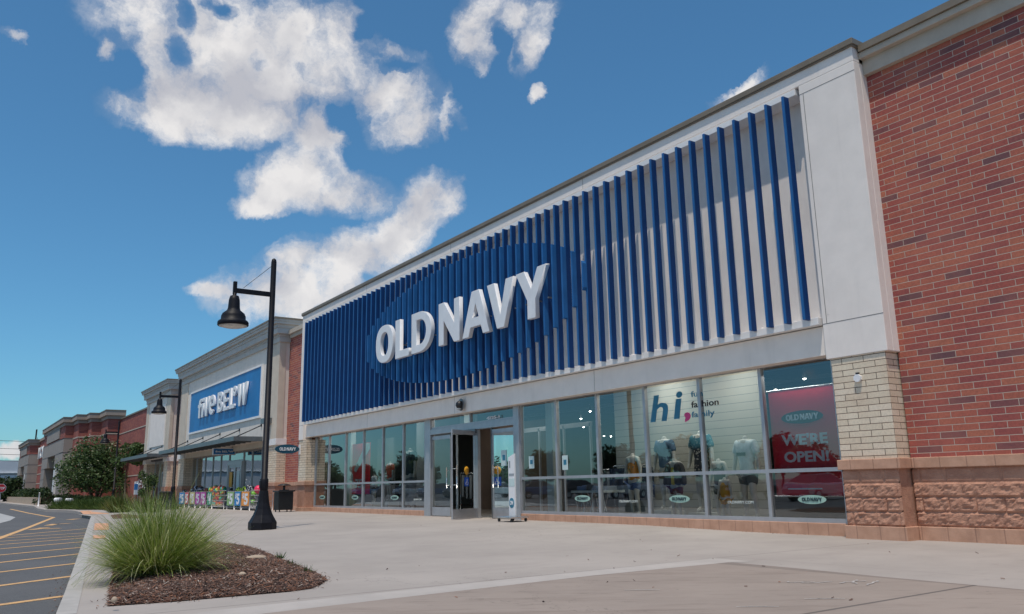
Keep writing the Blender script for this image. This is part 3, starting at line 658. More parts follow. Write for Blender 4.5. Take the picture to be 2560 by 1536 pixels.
# screen rails and fins
scr = MB(); scr.box(-37.62, -9.50, F0-.03, F0+.38, 8.93, 9.07); scr.box(-37.62, -9.50, F0-.03, F0+.38, 4.04, 4.19)
for i in range(36): scr.box(-37.3+i*.8, -37.26+i*.8, F0+.0, F0+.38, 4.19, 4.22)
scr = scr.build('slat_screen', 'trim_white', ST_, bevel=.008)
NF = 64; fx0 = -9.685; dx = (37.36-9.685)/(NF-1); CXo, CZo, RXo, RZo = -23.15, 6.53, 7.0, 1.98
for i in range(NF):
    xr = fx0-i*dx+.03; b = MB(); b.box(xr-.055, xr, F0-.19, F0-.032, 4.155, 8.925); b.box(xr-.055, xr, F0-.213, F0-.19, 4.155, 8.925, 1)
    xc = xr-.03; q = 1-((xc-CXo)/RXo)**2
    if q > .003:
        hz = RZo*math.sqrt(q); n = 5; sl = RZo*(xc-CXo)/(RXo*RXo)/math.sqrt(q)*.055*.5
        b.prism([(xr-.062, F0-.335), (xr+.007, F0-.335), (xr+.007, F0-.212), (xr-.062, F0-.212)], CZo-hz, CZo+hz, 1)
        k = len(b.v)
        for t in range(k-8, k):
            if t < k-4: b.v[t] = (b.v[t][0], b.v[t][1], b.v[t][2]+(sl if b.v[t][0] > xc else -sl))
            else: b.v[t] = (b.v[t][0], b.v[t][1], b.v[t][2]-(sl if b.v[t][0] > xc else -sl))
    o = b.build('fin', ['navy_fin', 'navy_fin_front_lit'], scr)
# piers and base
for nm, x0, x1 in (('left', -38.30, -37.30), ('right', -9.36, -8.20)):
    b = MB(); b.box(x0+.02, x1-.02, F0+.03, F1+.6, 1.42, 3.338); b.build('brick_pier', 'yellow_brick', ST_)
    multi('base_course', 'smooth_block', ST_, ((x0-.03, x1+.05, F0-.045, F1+.6, 1.235, 1.42), (x0-.02, x1+.03, F0-.03, F1+.6, -.02, .235)), .012)
    b = MB(); b.box(x0+.02, x1-.02, F0+.02, F1+.6, .235, 1.235); b.build('base_block', 'split_face_block', ST_)
block_grid('rough_block_face', -9.34, -8.22, .235, 1.235, F0+.02, ST_)
multi('sill_block', 'smooth_block', ST_, ((-37.27, -26.46, F1-.09, F1+.2, -.02, .235), (-20.43, -9.36, F1-.09, F1+.2, -.02, .235)), .01)
# shop windows
MX = [-37.28, -35.60, -33.72, -31.88, -30.02, -28.24, -26.46]
wins = []
for i in range(6): wins.append(window(ST_, MX[i], MX[i+1], .235, 3.49, 1.26, F1))
MX2 = [-20.46, -18.67, -16.86, -15.01, -13.17, -11.40, -9.60]
for i in range(6): wins.append(window(ST_, MX2[i], MX2[i+1], .235, 3.49, 1.26, F1))
b = MB(); b.box(-9.60, -9.30, F1-.06, F1+.1, .235, 3.49); b.build('jamb', 'alu_frame', ST_)
# entrance: posts, header, transoms
b = MB(); b.box(-26.46, -26.02, F1-.09, F1+.12, .0, 3.49); b.box(-20.76, -20.46, F1-.09, F1+.12, 0, 3.49); b.box(-26.02, -20.76, F1-.085, F1+.10, 2.88, 3.07); b.build('door_frame', 'alu_frame', ST_, bevel=.006)
window(ST_, -26.02, -23.36, 3.07, 3.49, None, F1, w=.07, name='transom'); tr2 = window(ST_, -23.36, -20.76, 3.07, 3.49, None, F1, w=.07, name='transom')
text_on('street_number', '4225-1', -22.30, -21.55, 3.145, 3.245, 'front', F1-.06, 'letter_white', tr2, .03, .008)
def leaf(parent, hinge, ang, w, h=2.82, z0=.05, flip=1, name='door', glass='glass_clear'):
    """glass door leaf hinged at a point, swung by ang degrees from the facade line (0 = closed, pointing +x*flip)"""
    a = R(ang); dx_, dy_ = math.cos(a)*flip, -math.sin(a); P = lambda s_, t_: (hinge[0]+dx_*s_-dy_*t_*flip, hinge[1]+dy_*s_+dx_*t_*flip)
    def bar(b, s0, s1, t0, t1, za, zb): b.prism([P(s0, t0), P(s1, t0), P(s1, t1), P(s0, t1)], za, zb)
    b = MB(); bar(b, 0, w, -.028, .028, z0+.02, z0+.31); bar(b, 0, w, -.025, .025, h-.13, h); bar(b, 0, .022, -.02, .02, z0+.31, h-.13); bar(b, w-.022, w, -.02, .02, z0+.31, h-.13)
    o = b.build(name, 'alu_frame', parent)
    g = MB(); g.quad((*P(.022, 0), z0+.31), (*P(w-.022, 0), z0+.31), (*P(w-.022, 0), h-.13), (*P(.022, 0), h-.13)); g.build('glass', glass, o)
    hb = MB()
    for t in (-.09, .09):
        p = P(w-.14, t); hb.tube([(*p, z0+.95), (*p, z0+1.65)], .02, 8)
        for zz in (1.05, 1.55): q = P(w-.14, 0); hb.tube([(*q, z0+zz), (*p, z0+zz)], .013, 6)
    hb.build('handle', 'steel', o); return o, P
dl1, _ = leaf(ST_, (-26.0, F1), 0, 1.30, z0=.055); dl2, PP = leaf(ST_, (-22.98, F1-.03), 116, 1.46, flip=-1, z0=.055)
dl3, _ = leaf(ST_, (-20.78, F1), 0, 1.28, flip=-1, z0=.055)
b = MB(); b.box(-22.1, -22.05, F1-.04, F1+.05, .05, 2.88); b.box(-24.68, -24.62, F1-.03, F1+.04, 2.8, 2.88); b.box(-24.2, -22.9, F1-.14, F1-.02, 2.76, 2.90); b.build('door_closer', 'alu_dark', ST_)
b = MB(); b.box(-22.95, -22.87, F1-.05, F1+.05, .05, 2.88); b.build('door_mullion', 'alu_frame', ST_)
# inner lobby doors behind the entrance
b = MB(); y = 17.2
for x in (-26.2, -24.8, -23.4, -22.0, -20.6): b.box(x, x+.07, y, y+.07, .05, 3.0)
b.box(-26.2, -20.5, y, y+.07, 2.9, 3.05); b.build('inner_door_frame', 'alu_frame', ST_)
# roof and interior shell
b = MB(); b.box(XL, XR, F0+3.0, F0+26, 8.6, 8.7); b.build('roof', 'frieze_tan', ST_)
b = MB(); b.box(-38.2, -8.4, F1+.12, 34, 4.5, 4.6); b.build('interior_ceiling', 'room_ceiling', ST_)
b = MB(); b.box(-38.2, -8.4, F1+.2, 34, -.02, .06); b.build('interior_floor', 'room_floor', ST_)
b = MB(); b.box(-38.2, -8.4, 34, 34.1, .06, 4.5); b.box(-38.2, -38.1, F1+.6, 34, .06, 4.5); b.box(-8.5, -8.4, F1+.6, 34, .06, 4.5); b.build('interior_wall', 'room_wall', ST_)
b = MB(); b.box(-18.55, -13.05, 16.5, 16.62, .06, 4.1); b.build('display_wall', 'white_board_wall', ST_)
multi('display_wall', 'room_wall', ST_, ((-31.2, -26.5, 16.5, 16.62, .06, 3.75), (-35.9, -34.2, 16.9, 17.0, .06, 3.3)))
multi('interior_column', 'pale_column', ST_, ((-20.28, -19.95, 15.2, 15.5, .06, 4.5), (-25.6, -25.3, 15.3, 15.6, .06, 4.5), (-35.6, -35.35, 15.3, 15.55, .06, 4.5)))
b = MB(); b.box(-34, -25.6, 19.4, 19.5, .06, 3.6); b.build('interior_partition', 'room_brown', ST_)
b = MB()
for yy in (17.5, 20, 23): b.box(-38, -8.6, yy, yy+.12, 4.25, 4.36)
for xx in (-34, -29, -24, -17, -12, -10.2): b.box(xx, xx+.08, F1+.3, 33, 4.28, 4.36)
b.build('ceiling_beams', 'alu_dark', ST_)

# ---------------------------------------------------------------- right brick building
BR = thing('brick_building', (-3, 14.3, 0), 'tall red brick building with rough brown base, right of the slatted shop', 'brick building')
YB = 14.30
b = MB(); b.box(-8.19, 12, YB, YB+20, 1.40, 8.86); b.build('wall', 'red_brick', BR)
b = MB(); b.box(-8.14, 12, YB-.10, YB+20, 8.86, 9.17); b.build('frieze', 'frieze_tan', BR)
b = MB(); b.box(-8.14, 12, YB-.22, YB+20, 9.17, 9.30); b.build('cornice', 'frieze_tan', BR, bevel=.01)
b = MB(); b.box(-8.10, 12, YB-.27, YB+20, 9.30, 9.44); b.build('coping', 'coping_brown', BR)
multi('base_course', 'smooth_block', BR, ((-8.14, 12, YB-.09, YB+.3, 1.235, 1.42), (-8.16, 12, YB-.07, YB+.3, -.02, .235)), .012)
b = MB(); b.box(-8.19, 12, YB-.02, YB+.3, .235, 1.235); b.build('base_block', 'split_face_block', BR)
block_grid('rough_block_face', -8.19, -4.2, .235, 1.235, YB-.02, BR)

# ---------------------------------------------------------------- brick link between the shops
LK = thing('brick_building', (-39.8, 14.3, 0), 'narrow red brick bay between the slatted shop and beige discount shop', 'brick building')
b = MB(); b.box(-41.6, -38.30, 14.40, 20, 1.42, 8.80); b.build('wall', 'red_brick', LK)
b = MB(); b.box(-41.2, -38.30, 14.30, 20, 8.80, 9.0); b.box(-41.2, -38.3, 14.2, 20, 9.0, 9.22); b.build('cornice', 'frieze_tan', LK)
multi('base_course', 'smooth_block', LK, ((-41.4, -38.3, 14.32, 15, 1.24, 1.42), (-41.4, -38.3, 14.34, 15, 0, .26)))
b = MB(); b.box(-41.4, -38.3, 14.39, 15, .26, 1.24); b.build('base_block', 'split_face_block', LK)

# ---------------------------------------------------------------- beige discount shop
FB = thing('store_building', (-52, 13.9, 0), 'beige shop building with a heavy stepped cornice, a blue sign and a flat metal canopy', 'shop building')
def cornice(b, x0, x1, yf, z0, z1, back, steps=((0, .10), (.25, .14), (.36, .30), (.62, .34), (.78, .46), (.90, .50)), side=True):
    H = z1-z0
    for i, (t, p) in enumerate(steps):
        a = z0+H*t; c = z0+H*(steps[i+1][0] if i+1 < len(steps) else 1.0); s_ = p if side else 0
        b.box(x0-s_, x1+s_, yf-p, back, a, c)
b = MB(); b.box(-62.75, -41.45, F0, F0+.6, 3.62, 8.66); b.box(-62.75, -41.45, F0+.6, F0+16, 3.62, 8.66); b.build('wall', 'stucco_beige', FB)
multi('pilaster', 'stucco_tan', FB, ((-62.80, -60.9, F0-.05, F0+.3, 3.62, 8.66), (-43.3, -41.42, F0-.05, F0+.3, 3.62, 8.66)))
b = MB(); cornice(b, -62.75, -41.45, F0, 8.62, 9.76, F0+1.0); b.build('cornice', 'cornice_grey', FB)
b = MB(); b.box(-63.3, -40.9, F0-.54, F0+1.05, 9.76, 9.84); b.build('coping', 'coping_brown', FB)
b = MB(); b.box(-59.95, -44.15, F0-.09, F0, 4.88, 5.00); b.box(-59.95, -44.15, F0-.09, F0, 7.70, 7.80); b.box(-59.95, -59.82, F0-.088, F0, 5.0, 7.7); b.box(-44.28, -44.15, F0-.088, F0, 5.0, 7.7); b.build('sign_trim', 'trim_white', FB)
b = MB(); b.box(-61.0, -43.3, F0+.12, F0+.5, 3.3, 3.62); b.build('lintel', 'stucco_tan', FB)
for x0, x1 in ((-62.75, -61.0), (-43.3, -41.45)):
    b = MB(); b.box(x0+.02, x1-.02, F0+.02, F0+.9, 1.42, 3.3); b.build('brick_pier', 'yellow_brick', FB)
    b = MB(); b.box(x0-.04, x1+.04, F0-.06, F0+.9, 3.3, 3.62); b.build('pier_cap', 'trim_white', FB)
    multi('base_course', 'smooth_block', FB, ((x0-.02, x1+.04, F0-.04, F0+.9, 1.24, 1.42), (x0-.02, x1+.04, F0-.03, F0+.9, 0, .26)))
    b = MB(); b.box(x0, x1, F0, F0+.9, .26, 1.24); b.build('base_block', 'split_face_block', FB)
YW = 14.55
fm = [PY(px, 1200, YW)[0] for px in (476, 491, 512, 531, 551, 572)]; fm2 = [PY(px, 1200, YW)[0] for px in (608, 629.5, 654)]+[-43.35]
b = MB(); b.box(-61.0, fm[0], YW-.1, YW+.2, .0, 3.3); b.build('jamb', 'stucco_tan', FB)
for i in range(5): window(FB, fm[i], fm[i+1], .10, 3.32, None, YW, 'glass_dark', w=.10)
for i in range(3): window(FB, fm2[i], fm2[i+1], .10, 3.32, None, YW, 'glass_dark', w=.10)
b = MB(); b.box(fm[5], fm[5]+.22, YW-.14, YW+.1, .05, 2.75); b.box(fm2[0]-.22, fm2[0], YW-.14, YW+.1, .05, 2.75); b.box(fm[5]+.22, fm2[0]-.22, YW-.14, YW+.1, 2.55, 2.75); b.build('door_frame', 'alu_frame', FB)
window(FB, fm[5]+.01, fm2[0]-.01, 2.75, 3.32, None, YW, 'glass_dark', w=.10, name='transom')
mid = (fm[5]+fm2[0])/2
for x0, x1 in ((fm[5]+.22, mid), (mid, fm2[0]-.22)):
    d = window(FB, x0, x1, .06, 2.55, None, YW-.05, 'glass_dark', w=.26, name='door')
pp = MB(); pp.box(mid-1.15, mid-.55, YW-.075, YW-.07, 1.25, 2.15); pp.build('poster', 'sticker_orange', FB); pp = MB(); pp.box(mid+.35, mid+.95, YW-.075, YW-.07, 1.2, 2.2); pp.build('poster', 'poster_paper', FB)
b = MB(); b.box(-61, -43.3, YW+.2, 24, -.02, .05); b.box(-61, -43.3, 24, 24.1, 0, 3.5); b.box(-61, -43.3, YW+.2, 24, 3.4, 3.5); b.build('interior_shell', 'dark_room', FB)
# canopy
def canopy(parent, x0, x1, y0, z0, z1, rods, name='canopy'):
    b = MB(); b.box(x0, x1, y0, y0+.08, z0, z1); b.box(x0, x0+.08, y0+.08, F0, z0, z1); b.box(x1-.08, x1, y0+.08, F0, z0, z1); b.box(x0+.08, x1-.08, y0+.08, F0, z1-.07, z1-.02)
    n = int((x1-x0)/1.0)
    for i in range(1, n): xx = x0+(x1-x0)*i/n; b.box(xx-.04, xx+.04, y0+.08, F0, z0+.04, z1-.07)
    o = b.build(name, 'canopy_metal', parent)
    for x in rods:
        r = MB(); r.tube([(x, F0, z1+.62), (x-.15, y0+.25, z1)], .028, 8); r.box(x-.06, x+.06, F0-.05, F0+.0, z1+.55, z1+.7); r.build('rod', 'black_plastic', o)
    return o
cn = canopy(FB, -61.9, -43.75, 12.38, 3.60, 3.84, (-44.0, -48.0, -52.05, -56.1, -60.2))
b = MB(); b.box(-43.1, -42.2, F0-.35, F0, 4.45, 4.72); b.build('wall_light', 'alu_dark', FB)

# ---------------------------------------------------------------- small beige shop further on
S2 = thing('store_building', (-71, 13.9, 0), 'small beige shop bay with its own cornice and short canopy, behind the second lamp post', 'shop building')
b = MB(); b.box(-75.2, -66.2, F0, F0+12, 3.62, 8.5); b.build('wall', 'stucco_beige', S2)
multi('pilaster', 'stucco_tan', S2, ((-75.24, -74.4, F0-.04, F0+.2, 3.62, 8.5), (-67.6, -66.16, F0-.04, F0+.2, 3.62, 8.5)))
b = MB(); b.box(-73.3, -67.9, F0-.05, F0, 4.6, 7.8); b.build('wall_panel', 'stucco_white', S2)
b = MB(); cornice(b, -75.2, -66.2, F0, 8.35, 9.40, F0+1.2); b.build('cornice', 'cornice_grey', S2)
b = MB(); b.box(-75.75, -65.65, F0-.54, F0+1.2, 9.40, 9.48); b.build('coping', 'coping_brown', S2)
for x0, x1 in ((-75.2, -73.9), (-67.5, -66.2)):
    b = MB(); b.box(x0+.02, x1-.02, F0+.02, F0+.9, 1.42, 3.3); b.build('brick_pier', 'yellow_brick', S2)
    b = MB(); b.box(x0-.04, x1+.04, F0-.06, F0+.9, 3.3, 3.62); b.build('pier_cap', 'trim_white', S2)
    b = MB(); b.box(x0-.02, x1+.04, F0-.04, F0+.9, 0, 1.42); b.build('base_block', 'split_face_block', S2)
window(S2, -73.9, -72.0, .1, 3.5, None, 14.6, 'glass_dark', w=.1); window(S2, -72.0, -70.6, .1, 3.5, None, 14.6, 'glass_dark', w=.1); window(S2, -70.6, -69.0, .1, 2.6, None, 14.5, 'glass_dark', w=.24, name='door'); window(S2, -69.0, -67.5, .1, 3.5, None, 14.6, 'glass_dark', w=.1)
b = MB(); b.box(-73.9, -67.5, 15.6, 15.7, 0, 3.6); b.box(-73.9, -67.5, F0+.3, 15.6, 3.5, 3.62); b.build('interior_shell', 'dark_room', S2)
canopy(S2, -77.0, -66.0, 12.38, 3.62, 3.86, (-68.4, -72.5))
L2 = thing('brick_building', (-64.5, 14.9, 0), 'thin red brick strip beside the second lamp post between the two beige shops', 'brick building')
b = MB(); b.box(-66.2, -62.75, 14.7, 20, 0, 8.55); b.build('wall', 'red_brick', L2)
b = MB(); b.box(-66.2, -62.75, 14.5, 20, 8.55, 8.95); b.build('cornice', 'frieze_tan', L2)

# ---------------------------------------------------------------- the far department store
K = thing('store_building', (-110, 12, 0), 'far brown brick department store with stepped tan cornice and tall tan entrance towers', 'department store')
ZC, ZT = 8.38, 9.22
foot = [(-75.2, 14.5), (-91.85, 14.5), (-91.85, 13.33), (-96.1, 13.33), (-96.1, 12.42), (-98.56, 12.42), (-98.56, 11.5), (-102.55, 11.5), (-102.55, 10.68), (-124.9, 10.68), (-124.9, 12.0), (-146.7, 12.0), (-146.7, 10.68), (-166, 10.68), (-166, 12.2), (-178, 12.2)]
b = MB(); b.box(-91.85, -75.2, 14.5, 30, 0, 8.32)
b.prism([(-91.85, 14.9), (-91.85, 13.33), (-96.1, 13.33), (-96.1, 12.42), (-98.56, 12.42), (-98.56, 11.5), (-102.5, 11.5), (-102.5, 14.9)][::-1], 0, ZC)
b.box(-102.55, -124.9, 10.68, 14.9, 7.02, ZC); b.box(-124.9, -146.7, 12.0, 30, 0, 8.9); b.box(-146.7, -166, 10.68, 30, 7.02, ZC); b.box(-166, -180, 12.2, 30, 0, 7.2)
b.build('wall', 'far_brick', K)
b = MB()
for a in range(0, 7, 1):
    pass
def tower_c(b, P, prot, z0, z1, back=30):
    b.prism([(x, y) for x, y in P][::-1], z0, z1)
step = lambda p: [(-91.85+p, 14.9), (-91.85+p, 13.33-p), (-96.1+p, 13.33-p), (-96.1+p, 12.42-p), (-98.56+p, 12.42-p), (-98.56+p, 11.5-p), (-102.55+p, 11.5-p), (-102.55+p, 10.68-p), (-124.9-p, 10.68-p), (-124.9-p, 14.9)]
b.prism(step(.12)[::-1], ZC, 8.74); b.prism(step(.30)[::-1], 8.74, ZT)
b.box(-146.6, -166.1, 10.56, 30, ZC, 8.74); b.box(-146.4, -166.3, 10.38, 30, 8.74, ZT); b.box(-124.9, -146.4, 11.85, 30, 8.9, 9.3); b.box(-165.9, -180, 12.0, 30, 7.2, 8.2)
b.build('cornice', 'kohl_tan', K)
b = MB(); b.prism(step(.34)[::-1], ZT, ZT+.09); b.box(-146.3, -166.4, 10.3, 30, ZT, ZT+.09); b.box(-91.8, -75.2, 14.42, 30, 8.32, 8.46); b.build('coping', 'coping_brown', K)
b = MB()
for zz in (6.8, 5.2, 3.9, 2.5): MB().box(-91.85, -75.2, 14.47, 14.5, zz, zz+.09).build('stone_stripe', 'frieze_tan', K); MB().box(-124.9, -146.7, 11.97, 12.0, zz, zz+.12).build('stone_stripe', 'frieze_tan', K)
for zz in (6.85,): b.prism([(-91.83, 20), (-91.83, 13.3), (-96.08, 13.3), (-96.08, 12.39), (-98.53, 12.39), (-98.53, 11.47), (-102.5, 11.47), (-102.5, 20)][::-1], zz, zz+.12)
b.build('stone_stripe', 'frieze_tan', K)
for x1, x0 in ((-102.4, -124.9), (-146.7, -166.3)):
    W_ = x1-x0; b = MB(); xa, xb = x0+W_*.31, x0+W_*.67; xc, xd = x0+W_*.18, x0+W_*.84
    b.box(x0, x1, 10.62, 16, 5.5, 7.02); b.box(x0, xa, 10.62, 14, 4.15, 5.5); b.box(xb, x1, 10.62, 14, 4.15, 5.5); b.box(x0, xc, 10.62, 14, 0, 4.15); b.box(xd, x1, 10.62, 14, 0, 4.15)
    b.box(x0+W_*.20, x0+W_*.80, 10.55, 10.66, 7.2, 8.34); b.build('tower', 'kohl_grey', K)
    b = MB(); b.box(x0, x1, 13.5, 14, 0, 5.5); b.build('entrance_wall', 'kohl_tan', K)
    multi('entrance_column', 'trim_white', K, ((x0+W_*.54, x0+W_*.60, 10.9, 11.4, 0, 4.3), (x0+W_*.74, x0+W_*.80, 10.9, 11.4, 0, 4.3)))
    b = MB()
    for zz in (6.98, 5.45, 4.1, 2.8): b.box(x0+.02, xc if zz < 5 else x1, 10.60, 10.64, zz, zz+.05); b.box(xd, x1+.02, 10.60, 14, zz, zz+.05)
    b.build('tower_joint', 'panel_joint', K)
KS = thing('wall_sign', (-138, 11.9, 7), 'white block letters on the far department store wall between its two towers', 'wall sign')
xH = PY(111, 1130, 11.85)[0]; me = text_mesh("KOHL'S", 1, .05, .02); o = mesh_obj(me, 'lettering', 'letter_white', KS, fit(me, -146.3, -146.3+(xH+146.3)/.60, 6.25, 8.05, 'front', 11.85, KS))
b = MB(); b.box(-146, -130, 11.9, 12.0, 7.0, 7.1); b.build('mounting_rail', 'alu_dark', KS)
# white warehouse far off, brick chimney-like pole, wires
WH = thing('warehouse', (-250, 0, 0), 'pale metal warehouse with a dark stripe far beyond the road at the left edge', 'warehouse')
b = MB(); b.box(-290, -250, -60, 16, 0, 9.6); b.build('wall', 'metal_siding', WH); b = MB(); b.box(-290, -249.8, -60, 16.1, 6.0, 6.4); b.build('wall_stripe', 'alu_dark', WH); b = MB(); b.box(-290, -249.7, -60, 16.1, 6.4, 6.6); b.build('wall_trim', 'trim_white', WH)
# ================================================================== THINGS
# ---------------------------------------------------------------- main sign letters
SG = thing('wall_sign', (-23.1, 13.45, 6.4), 'big white block letters OLD NAVY standing off the navy slats', 'wall sign')
for ch, a, c in LET:
    c -= .13; me = loops_mesh([[(x+a, y+5.70) for x, y in lp] for lp in letter_loops(ch, c-a, 1.45, .385)], .06, .012)
    og = parent_origin(SG); mesh_obj(me, 'letter', 'letter_white', SG, lambda v, og=og: Vector((v.x, 13.45-v.z, v.y))-og)
b = MB()
for ch, a, c in LET:
    for x in (a+.25, (a+c)/2, c-.3): b.box(x-.02, x+.02, 13.55, 13.72, 6.2, 6.24)
b.build('mounting_stud', 'alu_dark', SG)
# ---------------------------------------------------------------- discount shop sign
FS = thing('wall_sign', (-52, 13.8, 6.3), 'bright blue wall sign with white raised letters five BELOW', 'wall sign')
b = MB(); b.box(-59.82, -44.28, F0-.05, F0, 5.0, 7.7); b.build('sign_panel', 'sign_blue', FS)
for ch, xa, xb, z0, z1, sw in (('f', 80, 131, 5.8, 7.06, .50), ('i', 136, 163, 5.8, 7.06, 9), ('V', 168, 243, 5.8, 7.06, .62), ('e', 243, 332, 5.8, 7.06, .56), ('B', 370, 450, 5.8, 7.06, .56), ('E', 460, 535, 5.8, 7.06, .56), ('L', 549, 630, 5.8, 7.06, .56), ('o', 597, 648, 6.50, 7.10, .26), ('W', 668, 812, 5.8, 7.10, .50)):
    fx = lambda q: PY(480+q/6, 920+(781-.29*q)/6, 13.72)[0]
    x0, x1 = fx(xa), fx(xb); w_, h_ = x1-x0, z1-z0; sw = min(sw, w_) if ch == 'i' else min(sw, w_*.31)
    me = loops_mesh(letter_loops(ch, w_, h_, sw), .05, .008); mesh_obj(me, 'letter', 'letter_white', FS, fit(me, x0, x1, z0, z1, 'front', 13.77, FS))
# ---------------------------------------------------------------- small projecting signs
BS = thing('blade_sign', (-38.25, 13.0, 2.9), 'small oval projecting sign OLD NAVY beside the left brick pier', 'blade sign')
y0, _ = PX(688, 1123, -38.1); y1, zc = PX(748, 1123, -38.1); yc = (y0+y1)/2; zc = PX(718, 1123, -38.1)[1]; zt = PX(718, 1111.5, -38.1)[1]; ry = (y1-y0)/2; rz = zt-zc
oval('sign_panel', yc, zc, ry, rz, 'side', -38.16, -38.08, 'sign_teal', BS)
old_navy_flat('lettering', yc-ry*.66, yc+ry*.70, zc-rz*.36, zc+rz*.36, 'side', -38.07, 'letter_white', BS)
b = MB(); b.tube([(-38.12, y1-.04, zc), (-38.12, 13.93, zc)], .025, 8); b.box(-38.2, -38.04, 13.88, 13.94, zc-.25, zc+.2); b.build('bracket', 'white_plastic', BS)
BS2 = thing('blade_sign', (-50, 13.2, 3.1), 'small blue rectangular sign hanging under the metal canopy', 'blade sign')
X0 = -49.6; ya, zb = PX(531, 1138, X0); yb_, zt = PX(589, 1121, X0); 
b = MB(); b.box(X0-.05, X0+.05, ya, yb_, zb, zt); b.build('sign_frame', 'white_plastic', BS2); b = MB(); b.box(X0-.06, X0+.06, ya+.05, yb_-.05, zb+.05, zt-.05); b.build('sign_panel', 'sign_blue', BS2)
text_on('lettering', 'five BEL°W', ya+.14, yb_-.14, zb+.14, zt-.14, 'side', X0+.068, 'letter_white', BS2, .04, .004)
b = MB(); b.tube([(X0, ya+.2, zt), (X0, ya+.2, 3.6)], .015, 6); b.tube([(X0, yb_-.2, zt), (X0, yb_-.2, 3.6)], .015, 6); b.build('hanger', 'alu_dark', BS2)
# ---------------------------------------------------------------- wall fittings
WL = thing('wall_lamp', (-23.2, 13.93, 3.7), 'dark oval wall lamp on the white fascia above the shop entrance', 'wall lamp')
oval('back_plate', -23.2, 3.70, .165, .20, 'front', 13.93, 13.90, 'alu_dark', WL)
b = MB(); b.lathe((-23.2, 13.86, 3.62), [(.0, -.05), (.09, -.03), (.13, .05), (.12, .14), (.05, .20), (.0, .21)], 16); b.build('housing', 'black_plastic', WL)
b = MB(); b.lathe((-23.2, 13.84, 3.56), [(.0, -.05), (.07, -.03), (.08, .02)], 14); b.build('lens', 'lamp_lens', WL)
DS = thing('wall_sensor', (-8.80, 13.92, 2.90), 'small white round fitting on the yellow brick pier beside the red banner', 'wall fitting')
b = MB(); pts = [(-8.80+.075*math.cos(R(22.5+45*i)), 2.905+.075*math.sin(R(22.5+45*i))) for i in range(8)]; b.v = [(x, 13.87, z) for x, z in pts]+[(x, 13.93, z) for x, z in pts]
b.face(list(range(8))); [b.face([i, 8+i, 8+(i+1) % 8, (i+1) % 8]) for i in range(8)]; b.build('housing', 'white_plastic', DS)
b = MB(); b.box(-8.83, -8.77, 13.89, 13.93, 2.975, 3.01); b.build('cable_gland', 'black_plastic', DS)
tag(o, '', '') if False else None
# ---------------------------------------------------------------- street lamps
def make_lamp(label, loc):
    t = thing('street_lamp', loc, label, 'street lamp', 'black lamp posts along the kerb'); x, y, z = loc
    b = MB(); prof = [(.36, 0), (.385, .03), (.385, .20), (.35, .26), (.27, .40), (.205, .56), (.165, .72), (.14, .90), (.125, 1.02), (.12, 1.06)]
    b.lathe((x, y, z), prof, 8, smooth=False); b.build('base', 'lamp_black', t, bevel=.012)
    b = MB(); b.lathe((x, y, z), [(.10, 1.06), (.115, 1.08), (.115, 1.36), (.10, 1.38), (.085, 1.40)], 20); b.box(x-.05, x+.05, y-.125, y-.10, z+1.12, z+1.32); b.build('collar', 'lamp_black', t)
    b = MB(); b.tube([(x, y, z+1.0), (x, y, z+7.66), (x, y, z+7.74), (x, y, z+7.77)], [.088, .078, .06, .02], 16); b.build('pole', 'lamp_black', t)
    za = z+6.67; b = MB(); b.box(x-.035, x+.035, y-1.06, y-.07, za-.07, za+.07); b.box(x-.05, x+.05, y-1.14, y-1.04, za-.11, za+.26); b.build('arm', 'lamp_black', t, bevel=.01)
    b = MB(); b.tube([(x, y-.06, za+.86), (x, y-.85, za+.10)], .008, 6); b.build('brace_wire', 'wire', t)
    sy = y-1.09; zs = za-.30
    b = MB(); b.lathe((x, sy, zs), [(.02, .24), (.06, .22), (.05, .16), (.12, .13), (.15, .02), (.165, -.22), (.18, -.27), (.19, -.29), (.30, -.38), (.335, -.46), (.34, -.56), (.40, -.60), (.425, -.64), (.425, -.72), (.40, -.74), (.39, -.70)], 28); b.build('shade', 'lamp_black', t)
    b = MB(); b.lathe((x, sy, zs), [(.39, -.70), (.38, -.745), (.25, -.78), (.0, -.80)], 24); b.build('lens', 'lamp_lens', t)
    return t
lp = make_lamp('nearest and tallest black lamp post with a bell shade, before the slatted shop', (-23.1, 7.44, 0))
for loc, lab, s_ in (((-51.2, 11.17, 0), 'second black lamp post, standing before the small beige shop left of the blue sign', .985), ((-83.0, 12.99, 0), 'farthest and smallest black lamp post, in front of the flowering tree', .97)):
    c = copy_tree(lp); c.location = loc; c['label'] = lab; c.scale = (s_, s_, s_)
# ---------------------------------------------------------------- litter bin
TB = thing('litter_bin', (-37.9, 13.15, gz(-37.9, 13.15)), 'black square litter bin with a domed lid on a post by the brick pier', 'litter bin'); x, y, z = TB.location
b = MB(); b.box(x-.33, x+.33, y-.33, y+.33, z+.09, z+.90)
for i in range(14):
    t = -.31+i*.0477; b.box(x+t-.014, x+t+.014, y-.352, y-.33, z+.12, z+.88); b.box(x+.33, x+.352, y+t-.014, y+t+.014, z+.12, z+.88)
b.build('body', 'black_plastic', TB)
b = MB(); b.box(x-.40, x+.40, y-.40, y+.40, z+.90, z+.97); b.box(x-.18, x+.18, y-.18, y+.18, z+.97, z+1.0); b.build('lid', 'black_plastic', TB, bevel=.02)
b = MB(); [b.tube([(x+sx*.07, y, z+.95), (x+sx*.07, y, z+1.2)], .03, 8) for sx in (-1, 1)]; b.lathe((x, y, z+1.18), [(.30, 0), (.30, .02), (.22, .06), (.1, .09), (.0, .10)], 20); b.build('rain_dome', 'black_plastic', TB)
b = MB(); [b.tube([(x+i*.27, y+j*.27, z), (x+i*.27, y+j*.27, z+.1)], .03, 8) for i in (-1, 1) for j in (-1, 1)]; b.build('feet', 'black_plastic', TB)
